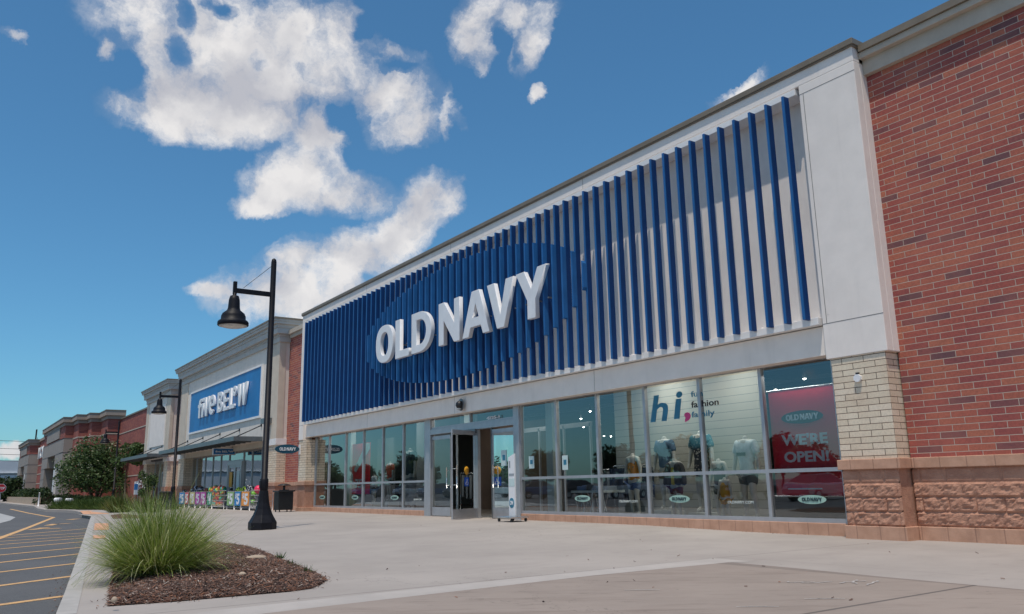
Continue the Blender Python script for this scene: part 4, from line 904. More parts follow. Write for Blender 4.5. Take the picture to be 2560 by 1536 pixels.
# ---------------------------------------------------------------- hand sanitiser stand
HX, HY = -19.66, 13.52; HZ = gz(HX, HY)
HS = thing('sanitiser_stand', (HX, HY, HZ), 'slim white pillar stand with sloped top on a castor base outside the door', 'pillar stand')
b = MB(); P = [(HX-.17, HY-.05), (HX+.14, HY-.05), (HX+.14, HY+.0), (HX-.17, HY+.0)]; b.prism(P, HZ+.14, HZ+1.80)
for i in (4, 5, 6, 7): b.v[i] = (b.v[i][0], b.v[i][1], b.v[i][2]+(.10 if b.v[i][0] > HX else 0)); 
b.build('pillar', 'white_plastic', HS, bevel=.006)
b = MB(); b.box(HX-.46, HX+.30, HY-.30, HY+.30, HZ+.10, HZ+.14); b.build('base_plate', 'steel', HS, bevel=.005)
for i in (-.40, .24):
    for j in (-.24, .24): b = MB(); b.tube([(HX+i, HY+j-.02, HZ+.05), (HX+i, HY+j+.02, HZ+.05)], .045, 12); b.box(HX+i-.015, HX+i+.015, HY+j-.03, HY+j+.03, HZ+.06, HZ+.10); b.build('castor', 'black_plastic', HS)
oval('badge', HX-.02, HZ+.52, .125, .14, 'front', HY-.050, HY-.056, 'ink_blue', HS)
text_on('badge_text', 'ON', HX-.10, HX+.06, HZ+.46, HZ+.58, 'front', HY-.059, 'letter_white', HS, .03)
b = MB(); b.box(HX-.13, HX+.12, HY-.056, HY-.052, HZ+1.28, HZ+1.34); b.box(HX-.12, HX-.06, HY-.056, HY-.052, HZ+1.5, HZ+1.7); b.build('print', 'alu_frame', HS)
b = MB(); b.box(HX-.14, HX+.14, HY-.056, HY-.052, HZ+.98, HZ+1.2); b.build('notice', 'poster_paper', HS)
# ---------------------------------------------------------------- posters, papers, decals
BN = thing('banner', (-10.6, 14.6, 1.8), 'red window banner reading OLD NAVY WE\'RE OPEN! in the rightmost shop window', 'banner')
b = MB(); b.box(-11.40, -9.64, 14.60, 14.615, .752, 2.935); b.build('cloth', 'poster_red', BN)
b = MB(); b.tube([(-11.45, 14.607, 2.95), (-9.6, 14.607, 2.95)], .018, 8); b.tube([(-11.45, 14.607, .74), (-9.6, 14.607, .74)], .018, 8); b.build('rod', 'steel', BN)
oval('logo', -10.60, 2.345, .51, .135, 'front', 14.598, 14.594, 'ink_dark', BN); old_navy_flat('logo_text', -10.99, -10.20, 2.285, 2.41, 'front', 14.59, 'letter_white', BN)
text_on('lettering', "WE'RE", -11.15, -10.04, 1.775, 2.01, 'front', 14.594, 'poster_pink', BN, .035); text_on('lettering', 'OPEN!', -11.12, -10.05, 1.425, 1.65, 'front', 14.594, 'poster_pink', BN, .035)
b = MB(); b.box(-11.10, -10.28, 14.594, 14.598, .875, .90); b.build('small_print', 'poster_pink', BN)
def logo_decal(xc, label, w=.66):
    t = thing('logo_sticker', (xc, 14.37, .68), label, 'window sticker', 'pale green oval stickers along the shop window')
    oval('oval', xc, .68, w/2, .088, 'front', 14.396, 14.392, 'decal_green', t); old_navy_flat('lettering', xc-w*.35, xc+w*.35, .645, .72, 'front', 14.386, 'ink_dark', t)
for xc, lab in ((-17.63, 'pale green oval OLD NAVY window sticker in the second pane right of the entrance'), (-14.03, 'pale green oval OLD NAVY window sticker below the mannequin in the yellow top'), (-10.40, 'pale green oval OLD NAVY window sticker under the red banner'),
                (-36.33, 'pale green oval window sticker in the leftmost shop window'), (-32.68, 'pale green oval sticker on the third pane from the left, under the red banner'), (-28.98, 'pale green oval window sticker left of the entrance, two panes from the door')): logo_decal(xc, lab)
for x0, x1, lab in ((-16.15, -15.47, 'web address lettering on glass below the orange printed top'), (-12.57, -11.86, 'web address lettering on glass below the white T shirt figure'), (-27.42, -26.82, 'web address lettering on the pane just left of the entrance')):
    o = text_on('window_lettering', 'OLDNAVY.COM', x0, x1, .585, .645, 'front', 14.394, 'decal_white', None, .02); tag(o, lab, 'window lettering')
HI = thing('window_graphic', (-13.8, 14.37, 2.8), 'large blue hi, with fun fashion family lettering on the window glass', 'window graphic')
text_on('big_word', 'h', -14.85, -14.22, 2.53, 3.18, 'front', 14.394, 'ink_blue', HI, .02, shear=.18); text_on('big_word', 'i', -14.05, -13.72, 2.55, 3.20, 'front', 14.394, 'ink_blue', HI, .03, shear=.18)
text_on('comma', ',', -13.70, -13.50, 2.45, 2.68, 'front', 14.394, 'ink_pink', HI, .05)
text_on('small_word', 'fun', -13.45, -13.08, 3.02, 3.16, 'front', 14.394, 'ink_blue', HI, .015); text_on('small_word', 'fashion', -13.46, -12.62, 2.77, 2.92, 'front', 14.394, 'ink_black', HI, .015); text_on('small_word', 'family', -13.47, -12.76, 2.50, 2.68, 'front', 14.394, 'ink_blue', HI, .015)
def paper(x, z, w, h, mat, lab, y=14.394, inset=True):
    t = thing('paper_notice', (x, y, z), lab, 'notice'); b = MB(); b.box(x-w/2, x+w/2, y-.003, y, z-h/2, z+h/2); b.build('sheet', mat, t)
    if inset: b = MB(); b.box(x-w*.25, x+w*.25, y-.006, y-.0035, z-h*.15, z+h*.2); b.build('print', 'ink_blue', t)
paper(-24.42, 2.02, .32, .50, 'poster_paper', 'pale blue paper notice on the left entrance door glass'); paper(-21.42, 1.90, .30, .48, 'poster_paper', 'pale blue paper notice on the right entrance door, beside the white pillar stand')
paper(-19.95, 1.72, .26, .36, 'poster_paper', 'pale notice on the pane right of the entrance, over the pale column'); paper(-18.34, 1.66, .26, .40, 'poster_paper', 'pale notice at the left edge of the second pane right of the entrance')
t = thing('door_sticker', (-23.9, 13.9, 1.5), 'orange round sticker on the open glass door', 'sticker'); px_, py_ = PP(.62, 0); pz = 1.55
b = MB(); b.lathe((0, 0, 0), [(.0, 0), (.13, 0), (.13, .004), (.0, .004)], 18); o = b.build('disc', 'sticker_orange', t, origin=(0, 0, 0))
dirv = (Vector((*PP(1, 0), 0))-Vector((*PP(0, 0), 0))).normalized(); nrm = Vector((-dirv.y, dirv.x, 0)); nrm = nrm if nrm.x > 0 else -nrm
M3 = Matrix((dirv, Vector((0, 0, 1)), nrm)).transposed(); 
for v in o.data.vertices: v.co = M3 @ Vector((v.co.x, v.co.y, v.co.z))+Vector((px_, py_, pz))+nrm*.006-Vector(t.location)
t = thing('door_sticker', (-23.9, 13.9, 1.2), 'blue square wheelchair access sticker on the open glass door below the orange one', 'sticker')
b = MB(); c_ = Vector((px_, py_, 1.20))+nrm*.006; hx = dirv*.13; hz_ = Vector((0, 0, .14)); b.quad(*[tuple(c_+q) for q in (-hx-hz_, hx-hz_, hx+hz_, -hx+hz_)]); b.build('square', 'sticker_blue', t)
b = MB(); c2 = c_+nrm*.004
def seg(a, d, w): a, d = Vector(a), Vector(d); n = (d-a).normalized(); n = Vector((-n.y, n.x))*w; b.quad(*[tuple(c2+dirv*q.x+Vector((0, 0, q.y))) for q in (a-n, d-n, d+n, a+n)])
seg((-.02, .09), (-.01, -.01), .012); seg((-.01, -.01), (.05, -.01), .010); seg((.05, -.01), (.07, -.08), .010)
for i in range(10): t0, t1 = R(140+i*26), R(140+(i+1)*26); seg((-.01+.06*math.cos(t0), -.04+.06*math.sin(t0)), (-.01+.06*math.cos(t1), -.04+.06*math.sin(t1)), .008)
b.build('wheelchair_symbol', 'letter_white', t)
RB = thing('banner', (-34.4, 15.4, 1.9), 'tall red sale banner with white stripe and 75 inside the left shop window', 'banner')
b = MB(); b.box(-35.45, -33.45, 15.40, 15.42, .80, 3.02); b.build('cloth', 'poster_red', RB); b = MB(); b.v = [(-35.15, 15.39, 1.85), (-34.9, 15.39, 1.75), (-33.45, 15.39, 2.75), (-33.45, 15.39, 3.0), (-33.9, 15.39, 3.0)]; b.face([0, 1, 2, 3, 4]); b.build('stripe', 'decal_white', RB)
oval('spot', -35.42, 1.50, .22, .26, 'front', 15.39, 15.386, 'decal_white', RB); text_on('lettering', '75', -34.95, -34.25, 1.05, 1.45, 'front', 15.39, 'decal_white', RB, .03)
# ---------------------------------------------------------------- track lights in the shop
def spot(x, y, z, n):
    t = thing('ceiling_spotlight', (x, y, z), n, 'spotlight', 'lit ceiling spotlights inside the slatted shop')
    MB().lathe((x, y, z), [(.0, -.035), (.025, -.03), (.038, -.01), (.038, .0), (.0, .0)], 12).build('lamp', 'spot_glow', t)
    MB().lathe((x, y, z), [(.045, -.005), (.05, .01), (.05, .10), (.02, .13), (.02, .25), (.0, .25)], 12).build('housing', 'black_plastic', t)
a_ = 900/2474
for px, py, Y in ((1925,127,15.2), (2010,237,17.0), (1812,312,18.2), (1617,174,15.3), (537,462,18.5), (474,512,19.5), (583,532,19.5), (493,571,21.5), (632,632,24), (680,634,24)):
    X_, Z_ = PY(1280+px*a_, 860+py*a_, Y); spot(X_, Y, Z_, 'small lit spotlight seen through the glass right of the entrance' if px < 1000 else 'small lit spotlight high behind the glass over the window display')
for px, py in ((1120, 1053), (1117.5, 1068)):
    X_, Z_ = PY(px, py, 17); spot(X_, 17, Z_, 'small lit spotlight seen through the transom over the entrance')
for i, (x, y) in enumerate(((-16.2, 15.6), (-13.6, 15.5), (-31.5, 15.6), (-23, 19), (-34, 15.2), (-10.8, 16.4), (-18, 20), (-23.6, 16.0), (-28.5, 18.2))):
    l = bpy.data.lights.new('shop_and_fill_light', 'AREA'); l.shape = 'DISK'; l.size = .5; l.energy = (42, 42, 30, 26, 26, 26, 26, 50, 14)[i]; l.color = (1, .95, .86); lo = bpy.data.objects.new('shop_and_fill_light', l); COL.objects.link(lo); lo.location = (x, y, 4.15)  # last two discs are fill lamps added to brighten the dark doorway
l = bpy.data.lights.new('shop_and_fill_light', 'AREA'); l.shape = 'RECTANGLE'; l.size = 1.5; l.size_y = .06; l.energy = 9; l.color = (1, .95, .88); lo = bpy.data.objects.new('shop_and_fill_light', l); COL.objects.link(lo); lo.location = (-10.55, 14.50, 3.30); lo.rotation_euler = (R(14), 0, 0)  # added strip lamp between glass and banner, there to brighten the banner
# ---------------------------------------------------------------- mannequins
def skin(name, verts, edges, rad, mat, parent, sub=2, root=0):
    me = bpy.data.meshes.new(name); og = parent_origin(parent); me.from_pydata([Vector(v)-og for v in verts], edges, [])
    o = bpy.data.objects.new('tmp', me); COL.objects.link(o); md = o.modifiers.new('s', 'SKIN'); md.use_smooth_shade = True
    for i, r in enumerate(rad):
        q = me.skin_vertices[0].data[i]; q.radius = r if isinstance(r, tuple) else (r, r); q.use_root = (i == root)
    sb = o.modifiers.new('u', 'SUBSURF'); sb.levels = sub; bpy.context.view_layer.update()
    m2 = bpy.data.meshes.new_from_object(o.evaluated_get(bpy.context.evaluated_depsgraph_get())); bpy.data.objects.remove(o); bpy.data.meshes.remove(me)
    m2.materials.clear(); m2.materials.append(MATS[mat]); n = bpy.data.objects.new(name, m2); COL.objects.link(n); n.parent = parent; m2.name = name
    for p in m2.polygons: p.use_smooth = True
    return n
def mannequin(x, y, z0, ztop, shirt, bottom, label, kind='tee', skirt=False, plinth=True, sleeves=True, turn=0.0, extra=None):
    H = (ztop-z0)/.87; s = H; t = thing('mannequin', (x, y, z0), label, 'mannequin', 'headless mannequins in the shop window'); fat = 1.0 if H > 1.5 else 1.12
    def P(a, d, h): ca, sa = math.cos(turn), math.sin(turn); return (x+(a*ca-d*sa)*s, y+(a*sa+d*ca)*s, z0+h*s)
    V = [P(0, 0, .50), P(0, 0, .60), P(0, 0, .70), P(0, 0, .79), P(0, 0, .825), P(0, -.005, .87),
         P(-.105, 0, .795), P(-.145, -.0, .65), P(-.165, -.02, .52), P(-.168, -.04, .455), P(.105, 0, .795), P(.145, 0, .65), P(.165, -.02, .52), P(.168, -.04, .455),
         P(-.05, 0, .47), P(-.058, -.01, .28), P(-.06, .01, .05), P(-.06, -.06, .012), P(.05, 0, .47), P(.07, -.02, .28), P(.085, .0, .05), P(.09, -.07, .012)]
    E = [(0, 1), (1, 2), (2, 3), (3, 4), (4, 5), (3, 6), (6, 7), (7, 8), (8, 9), (3, 10), (10, 11), (11, 12), (12, 13), (0, 14), (14, 15), (15, 16), (16, 17), (0, 18), (18, 19), (19, 20), (20, 21)]
    f = s*fat; rad = [(.085*f, .06*f), (.07*f, .055*f), (.085*f, .062*f), (.075*f, .05*f), .03*f, .03*f, .034*f, .026*f, .02*f, .018*f, .034*f, .026*f, .02*f, .018*f, .052*f, .036*f, .022*f, .02*f, .052*f, .036*f, .022*f, .02*f]
    skin('body', V, E, rad, 'mannequin_skin', t)
    g = 1.22; sv = [P(0, 0, .47), P(0, 0, .55), P(0, 0, .65), P(0, 0, .74), P(0, 0, .80)]; se = [(0, 1), (1, 2), (2, 3), (3, 4)]; sr = [(.105*f, .075*f), (.095*f, .07*f), (.10*f, .074*f), (.10*f, .066*f), (.05*f, .04*f)]
    if kind == 'dress': sv[0] = P(0, 0, .36); sr[0] = (.12*f, .09*f)
    if sleeves: sv += [P(-.105, 0, .785), P(-.142, 0, .67), P(.105, 0, .785), P(.142, 0, .67)]; se += [(3, 5), (5, 6), (3, 7), (7, 8)]; sr += [.050*f, .045*f, .050*f, .045*f]
    skin('shirt', sv, se, sr, shirt, t)
    if kind != 'dress':
        bv = [P(0, 0, .51), P(-.052, 0, .44), P(-.058, 0, .33), P(.052, 0, .44), P(.066, 0, .33)]; skin('trousers' if kind == 'long' else 'shorts', bv if kind != 'long' else [bv[0], bv[1], P(-.06, 0, .06), bv[3], P(.08, 0, .06)], [(0, 1), (1, 2), (0, 3), (3, 4)], [(.10*f, .072*f), .062*f, .058*f, .062*f, .058*f], bottom, t)
    if extra: extra(t, P, s)
    if plinth and z0 > .12: b = MB(); b.box(x-.35, x+.35, y-.25, y+.25, .06, z0-.001); b.build('plinth', 'pale_column', t)
    return t
def jacket(t, P, s):
    for sg in (-1, 1): skin('jacket', [P(sg*.075, -.03, .48), P(sg*.08, -.03, .62), P(sg*.07, -.03, .77), P(sg*.12, 0, .78), P(sg*.165, -.01, .60), P(sg*.185, -.03, .48)], [(0, 1), (1, 2), (2, 3), (3, 4), (4, 5)], [(.05*s, .07*s)]*3+[.055*s, .045*s, .042*s], 'cloth_charcoal', t)
def graphic(t, P, s):
    b = MB(); a = P(-.06, -.084, .69); c = P(.06, -.084, .655); b.box(a[0], c[0], a[1]-.012, a[1]-.008, c[2], a[2]); b.build('print', 'cloth_black', t)
mannequin(-16.65, 15.4, .20, 1.86, 'cloth_print', 'cloth_blue', 'child mannequin in an orange printed top', sleeves=False)
mannequin(-15.72, 15.7, .36, 2.27, 'cloth_chambray', 'cloth_khaki', 'adult mannequin in a blue shirt and khaki shorts')
mannequin(-14.72, 16.0, .30, 2.36, 'cloth_floral', 'cloth_black', 'woman mannequin in a dark floral dress', kind='dress')
mannequin(-14.85, 15.15, .14, 1.66, 'cloth_yellow', 'cloth_wine', 'child mannequin in a yellow top and open dark jacket', extra=jacket, plinth=False, sleeves=False)
mannequin(-13.82, 15.6, .14, 1.62, 'cloth_charcoal', 'cloth_olive', 'child mannequin in a dark vest top', sleeves=False, plinth=False)
mannequin(-13.28, 15.15, .10, 1.16, 'cloth_mustard', 'cloth_mustard', 'toddler mannequin, the smallest, in a mustard top', sleeves=False, plinth=False)
mannequin(-12.95, 15.6, .18, 2.12, 'cloth_white', 'cloth_olive', 'adult mannequin in a white T shirt with a dark print', extra=graphic)
mannequin(-31.45, 15.4, .50, 2.12, 'cloth_coral', 'cloth_black', 'mannequin in a coral T shirt and black shorts left of the entrance')
mannequin(-30.0, 15.6, .12, 2.62, 'cloth_navy', 'cloth_grey', 'tall mannequin in a navy top and grey trousers left of the entrance', kind='long', plinth=False)
mannequin(-32.95, 15.4, .45, 1.62, 'cloth_white', 'cloth_black', 'small child mannequin in a white top beside the red sale banner')
# clothes racks and tables seen as dark shapes inside
def rack(x, y, mat, lab, n=9):
    t = thing('clothes_rack', (x, y, .06), lab, 'clothes rack'); b = MB()
    for sx in (-.75, .75): b.tube([(x+sx, y, .06), (x+sx, y, 1.55)], .018, 8); b.box(x+sx-.02, x+sx+.02, y-.25, y+.25, .06, .09)
    b.tube([(x-.75, y, 1.55), (x+.75, y, 1.55)], .018, 8); b.build('frame', 'steel', t)
    b = MB()
    for i in range(n): xx = x-.65+i*1.3/(n-1); w = .22+.05*math.sin(i*2.3); b.prism([(xx-.035, y-w), (xx+.035, y-w), (xx+.045, y+w), (xx-.045, y+w)], .62+.05*math.sin(i*1.7), 1.48)
    b.build('hanging_clothes', mat, t)
rack(-17.6, 16.2, 'cloth_navy', 'rack of navy clothes behind the second pane right of the entrance'); rack(-17.2, 18.4, 'cloth_charcoal', 'rack of charcoal clothes deeper in the shop behind the navy rack'); rack(-22.5, 20, 'cloth_grey', 'rack of grey clothes seen through the entrance'); rack(-37, 18.5, 'cloth_charcoal', 'rack of clothes behind the leftmost shop window'); rack(-10.6, 18, 'cloth_wine', 'rack of dark red clothes behind the red banner'); rack(-19.4, 19.5, 'cloth_red', 'rack of red clothes just right of the entrance')
def table(x, y, lab):
    t = thing('display_table', (x, y, .06), lab, 'display table'); b = MB(); b.box(x-.7, x+.7, y-.4, y+.4, .82, .88); b.build('table_top', 'pale_column', t)
    b = MB()
    for i in range(5): xx = x-.6+i*.3; b.tube([(xx, y-.35, .06), (xx+.25, y-.35, .82)], .012, 6); b.tube([(xx+.25, y-.35, .06), (xx, y-.35, .82)], .012, 6)
    b.build('trestle', 'steel', t)
    for i, m in enumerate(('cloth_blue', 'cloth_charcoal', 'cloth_grey')): b = MB(); b.box(x-.6+i*.42, x-.25+i*.42, y-.25, y+.2, .88, 1.0+.05*(i % 2)); b.build('folded_clothes', m, t)
table(-18.0, 15.25, 'display table with crossed legs and folded clothes behind the third pane right of the entrance'); table(-24.2, 20.5, 'display table with folded clothes deep inside behind the doors')
# ---------------------------------------------------------------- ball bins before the discount shop
XB = lambda zx, Y=13.0, py=1250: PY(430+zx*.10105, py, Y)[0]
def price_bin(x0, x1, y0, mat, txt, label, h=.95, sw=None, sign=True):
    z = gz((x0+x1)/2, y0); t = thing('ball_bin', ((x0+x1)/2, y0+.3, z), label, 'wire bin', 'wire bins of balls before the beige shop'); b = MB()
    for x in (x0, x1):
        for y in (y0, y0+.6): b.tube([(x, y, z), (x, y, z+h)], .016, 6)
    for zz in (.12, .45, .75, h):
        b.tube([(x0, y0, z+zz), (x1, y0, z+zz), (x1, y0+.6, z+zz), (x0, y0+.6, z+zz), (x0, y0, z+zz)], .010, 5)
    n = max(3, int((x1-x0)/.14))
    for i in range(1, n): xx = x0+(x1-x0)*i/n; b.tube([(xx, y0, z+.12), (xx, y0, z+h)], .006, 4)
    b.build('wire_frame', 'alu_frame', t)
    b = MB(); b.box(x0, x1, y0, y0+.6, z+.10, z+.13); b.build('bottom_tray', 'black_plastic', t)
    if sign:
        sw = sw or (x0+.03, x1-.03); b = MB(); b.box(sw[0], sw[1], y0-.035, y0-.02, z+.22, z+.93); p = b.build('price_card', mat, t)
        w = sw[1]-sw[0]; text_on('price', txt[1], sw[0]+w*.38, sw[1]-w*.12, z+.27, z+.84, 'front', y0-.042, 'letter_white', p, .04); text_on('price', '$', sw[0]+w*.12, sw[0]+w*.36, z+.55, z+.86, 'front', y0-.042, 'letter_white', p, .03)
    return t
for nm, c in dict(card_blue=(.01, .22, .55), card_red=(.60, .04, .10), card_tan=(.62, .56, .26), card_purple=(.50, .03, .38), card_green=(.06, .36, .22), card_olive=(.27, .45, .18), card_orange=(.85, .32, .05)).items(): M(nm, c, .5, .06, 4)
BINS = [((195, 325), 'card_blue', '$5', 'leftmost wire bin with a blue $5 card'), ((335, 425), 'card_red', '$5', 'wire bin with a red $5 card next to the leftmost blue one'), ((455, 575), 'card_tan', '$5', 'wire bin with a tan $5 card'),
        ((595, 710), 'card_purple', '$5', 'wire bin with a purple $5 card, the left one of two'), ((725, 850), 'card_purple', '$5', 'wire bin with a purple $5 card, the right one of two'), ((890, 1000), 'card_green', '$4', 'wire bin with a green $4 card beside the rainbow balls'),
        ((1380, 1550), 'card_olive', '$5', 'wire bin with an olive $5 card beside the door'), ((1570, 1715), 'card_blue', '$5', 'wire bin with a blue $5 card right of the door'), ((1740, 1930), 'card_orange', '$5', 'wire bin with an orange $5 card')]
for (a, c), m_, tx, lab in BINS: price_bin(XB(a), XB(c), 12.98, m_, tx, lab)
price_bin(XB(1010), XB(1300), 12.98, 'card_green', '$5', 'wide wire bin full of rainbow striped balls', h=1.0, sign=False); price_bin(XB(1945), XB(2200), 12.98, 'card_green', '$5', 'wire bin of lime green spotted balls behind the near lamp post', h=1.0, sign=False)
me_cache = {}
def ball(zx, zy, d, mat, lab, Y=13.28):
    d *= .82; Y = 13.12 if 'ainbow' in lab or 'striped' in lab else Y; X_, Z_ = PY(430+zx*.10105, 1180+zy*.10105, Y); r = d/2
    if mat not in me_cache:
        b = MB(); n, k = 14, 20
        prof = [(math.sin(math.pi*i/n)*.5, -math.cos(math.pi*i/n)*.5) for i in range(n+1)]; prof[0] = (.001, -.5); prof[-1] = (.001, .5); b.lathe((0, 0, 0), prof, k)
        me_cache[mat] = b.build('tmpball', mat); o = me_cache[mat]; o.name = 'ball'
    else: o = me_cache[mat].copy(); COL.objects.link(o)
    o.location = (X_, Y, max(Z_, r+.14)); o.scale = (d, d, d); o.rotation_euler = (rng.uniform(0, 3), rng.uniform(0, 3), rng.uniform(0, 3)); tag(o, lab, 'ball', 'balls for sale before the beige shop')
for zx, zy, d, mt, lab in (
    (310, 490, .34, 'ball_black_dots', 'black ball with white dots on top of the leftmost blue bin'), (430, 505, .42, 'ball_red', 'dull orange ball over the red price card'),
    (520, 470, .34, 'ball_black_dots', 'black white-dotted ball left in the heap over the tan card'), (590, 410, .36, 'ball_black_dots', 'black white-dotted ball, the topmost over the tan card'), (600, 480, .34, 'ball_black_dots', 'black white-dotted ball low in the heap over the left purple card'),
    (690, 440, .34, 'ball_black_dots', 'black white-dotted ball between the two purple cards'), (735, 420, .36, 'ball_black_dots', 'black white-dotted ball topmost over the right purple card'), (740, 510, .34, 'ball_yellow_dots', 'yellow ball over the right purple card'), (800, 450, .34, 'ball_black_dots', 'black white-dotted ball right of the topmost one'),
    (860, 470, .40, 'ball_red', 'dull red ball between the purple and green cards'), (975, 440, .42, 'ball_rainbow', 'rainbow ball over the green $4 card'), (1020, 470, .42, 'ball_orange', 'orange striped ball at the left of the rainbow heap'),
    (1085, 405, .44, 'ball_teal', 'teal striped ball on top of the rainbow heap'), (1140, 460, .46, 'ball_rainbow', 'large rainbow ball near the middle of the heap'), (1200, 410, .42, 'ball_orange', 'orange striped ball on top of the rainbow heap, right side'), (1270, 430, .44, 'ball_teal', 'teal striped ball at the top right of the heap'),
    (1265, 520, .42, 'ball_rainbow', 'rainbow ball in the second row, right end'), (1150, 580, .44, 'ball_orange', 'orange striped ball in the middle of the second row'), (1070, 550, .42, 'ball_orange', 'orange striped ball in the second row, left end'), (1080, 660, .42, 'ball_teal', 'teal striped ball in the third row, left end'), (1165, 670, .42, 'ball_orange', 'orange striped ball in the third row, middle'), (1245, 660, .42, 'ball_rainbow', 'rainbow ball in the third row, right end'),
    (1075, 780, .42, 'ball_rainbow', 'rainbow ball in the bottom row, left end'), (1155, 790, .42, 'ball_orange', 'orange striped ball in the bottom row, middle'), (1235, 780, .42, 'ball_orange', 'orange striped ball in the bottom row, right end'),
    (1650, 455, .38, 'ball_yellow_dots', 'yellow ball over the blue card right of the door'), (1720, 470, .36, 'ball_yellow_dots', 'yellow ball between the blue and orange cards'), (1800, 440, .40, 'ball_yellow_dots', 'yellow ball left of the dark dotted ball'), (1640, 840, .34, 'ball_yellow_dots', 'yellow ball showing below the blue card'),
    (1900, 400, .38, 'ball_black_dots', 'black white-dotted ball highest over the orange card'), (1970, 410, .36, 'ball_black_dots', 'black white-dotted ball beside the pink one'), (1840, 490, .30, 'ball_grey_dots', 'small grey dotted ball resting on the orange card'), (1910, 480, .30, 'ball_grey_dots', 'small grey dotted ball right of its twin on the orange card'),
    (2010, 560, .42, 'ball_lime_dots', 'lime green ball with black spots, upper one'), (2000, 760, .42, 'ball_lime_dots', 'lime green ball with black spots, lower one'), (2140, 440, .52, 'ball_pink', 'large bright pink ball beside the near lamp post'), (2110, 640, .36, 'ball_grey_dots', 'grey dotted ball half hidden by the lamp post')):
    ball(zx, zy, d, mt, lab)
# ---------------------------------------------------------------- plants
def blades(name, mat, c, n, hgt, spread, parent, rg, w=.006, seg=5, rootr=.14, droop=1.0, lean=(0.05, 1.35)):
    b = MB()
    for i in range(n):
        az = rg.uniform(0, 2*math.pi); th = lean[0]+(lean[1]-lean[0])*rg.random()**.85; L = hgt*rg.uniform(.65, 1.22)*(1-.12*th); r0 = rootr*math.sqrt(rg.random())*(.4+.6*th)
        p = Vector((c[0]+r0*math.cos(az), c[1]+r0*math.sin(az), c[2])); d = Vector((math.sin(th)*math.cos(az)*spread, math.sin(th)*math.sin(az)*spread, math.cos(th)+.12)).normalized(); az2 = rg.uniform(0, 6.28); side = Vector((math.cos(az2), math.sin(az2), 0)); ww = w*rg.uniform(.6, 1.4)
        k = len(b.v); g = droop*rg.uniform(.04, .16); wob = Vector((rg.gauss(0, 1), rg.gauss(0, 1), rg.gauss(0, .5)))*.045; kink = rg.randrange(2, seg+1) if rg.random() < .05 else 99
        for s_ in range(seg+1):
            t = s_/seg; q = side*ww*(1-t**1.6)*.9+side*.0006; b.v += [tuple(p-q), tuple(p+q)]
            p = p+d*(L/seg); d = (d+wob+Vector((0, 0, -g*(t+.3)-(1.1 if s_ == kink else 0)))).normalized()
        for s_ in range(seg): b.face([k+2*s_, k+2*s_+1, k+2*s_+3, k+2*s_+2], 0, False)
    return b.build(name, mat, parent)
rg = random.Random(11); gx, gy_ = G(392, 1452)
GC = thing('ornamental_grass', (gx, gy_, .05), 'large spreading clump of green ornamental grass in the mulch bed by the kerb', 'grass clump')
blades('blades', 'grass_blade', (gx, gy_, .05), 4600, .92, 1.0, GC, rg, w=.0048, seg=6, rootr=.22, droop=1.2)
blades('arching_blades', 'grass_blade', (gx, gy_, .05), 900, 1.04, 1.0, GC, rg, w=.0042, seg=8, rootr=.22, droop=3.0, lean=(.2, 1.2))
blades('stray_blades', 'grass_blade', (gx, gy_, .05), 420, 1.22, 1.1, GC, rg, w=.003, seg=7, rootr=.2, droop=1.0, lean=(.15, 1.3))
blades('dead_blades', 'dead_blade', (gx, gy_, .05), 600, .55, 1.0, GC, rg, w=.004, rootr=.28, droop=4.2, lean=(.4, 1.5))
for (px, py), h_, n, lab in (((300, 1282), 1.0, 1500, 'yellowish grass clump behind the big one, at the curb ramp'), ((372, 1283), .95, 1300, 'ragged grass clump behind the big one, nearer the shop fronts')):
    x, y = G(px, py); t = thing('ornamental_grass', (x, y, 0), lab, 'grass clump'); blades('blades', 'grass_far', (x, y, .0), n, h_, 1.0, t, rg, w=.012, seg=4, rootr=.4)
def leaves(name, mat, lobes, n, size, parent, rg, hollow=.55, asp=.5):
    b = MB()
    tot = sum(l[3]*l[4]*l[5] for l in lobes)
    for lx, ly, lz, rx, ry, rz in lobes:
        for i in range(int(n*rx*ry*rz/tot)):
            while True:
                v = Vector((rg.gauss(0, 1), rg.gauss(0, 1), rg.gauss(0, 1)))
                if v.length > 1e-3: break
            v.normalize(); rr = (hollow+(1-hollow)*rg.random()**.5)*(1+.22*noise.noise(v*2.3+Vector((lx, ly, lz))))
            p = Vector((lx+v.x*rx*rr, ly+v.y*ry*rr, lz+v.z*rz*rr)); s_ = size*rg.uniform(.6, 1.5)
            a = Vector((rg.gauss(0, 1), rg.gauss(0, 1), rg.gauss(0, .6))).normalized(); q = a.cross(Vector((rg.gauss(0, 1), rg.gauss(0, 1), rg.gauss(0, 1)))).normalized()
            k = len(b.v); b.v += [tuple(p-a*s_), tuple(p+q*s_*asp), tuple(p+a*s_), tuple(p-q*s_*asp)]; b.face([k, k+1, k+2, k+3])
    return b.build(name, mat, parent)
def lobes_for(c, R_, H_, n, rg, flat=.8):
    o = []
    for i in range(n):
        a = rg.uniform(0, 6.28); r = R_*.62*math.sqrt(rg.random()); h = rg.uniform(-.5, .5)*H_; k = R_*rg.uniform(.28, .5); o.append((c[0]+r*math.cos(a), c[1]+r*math.sin(a), c[2]+h*(1-r/R_*.4), k, k, k*flat))
    return o
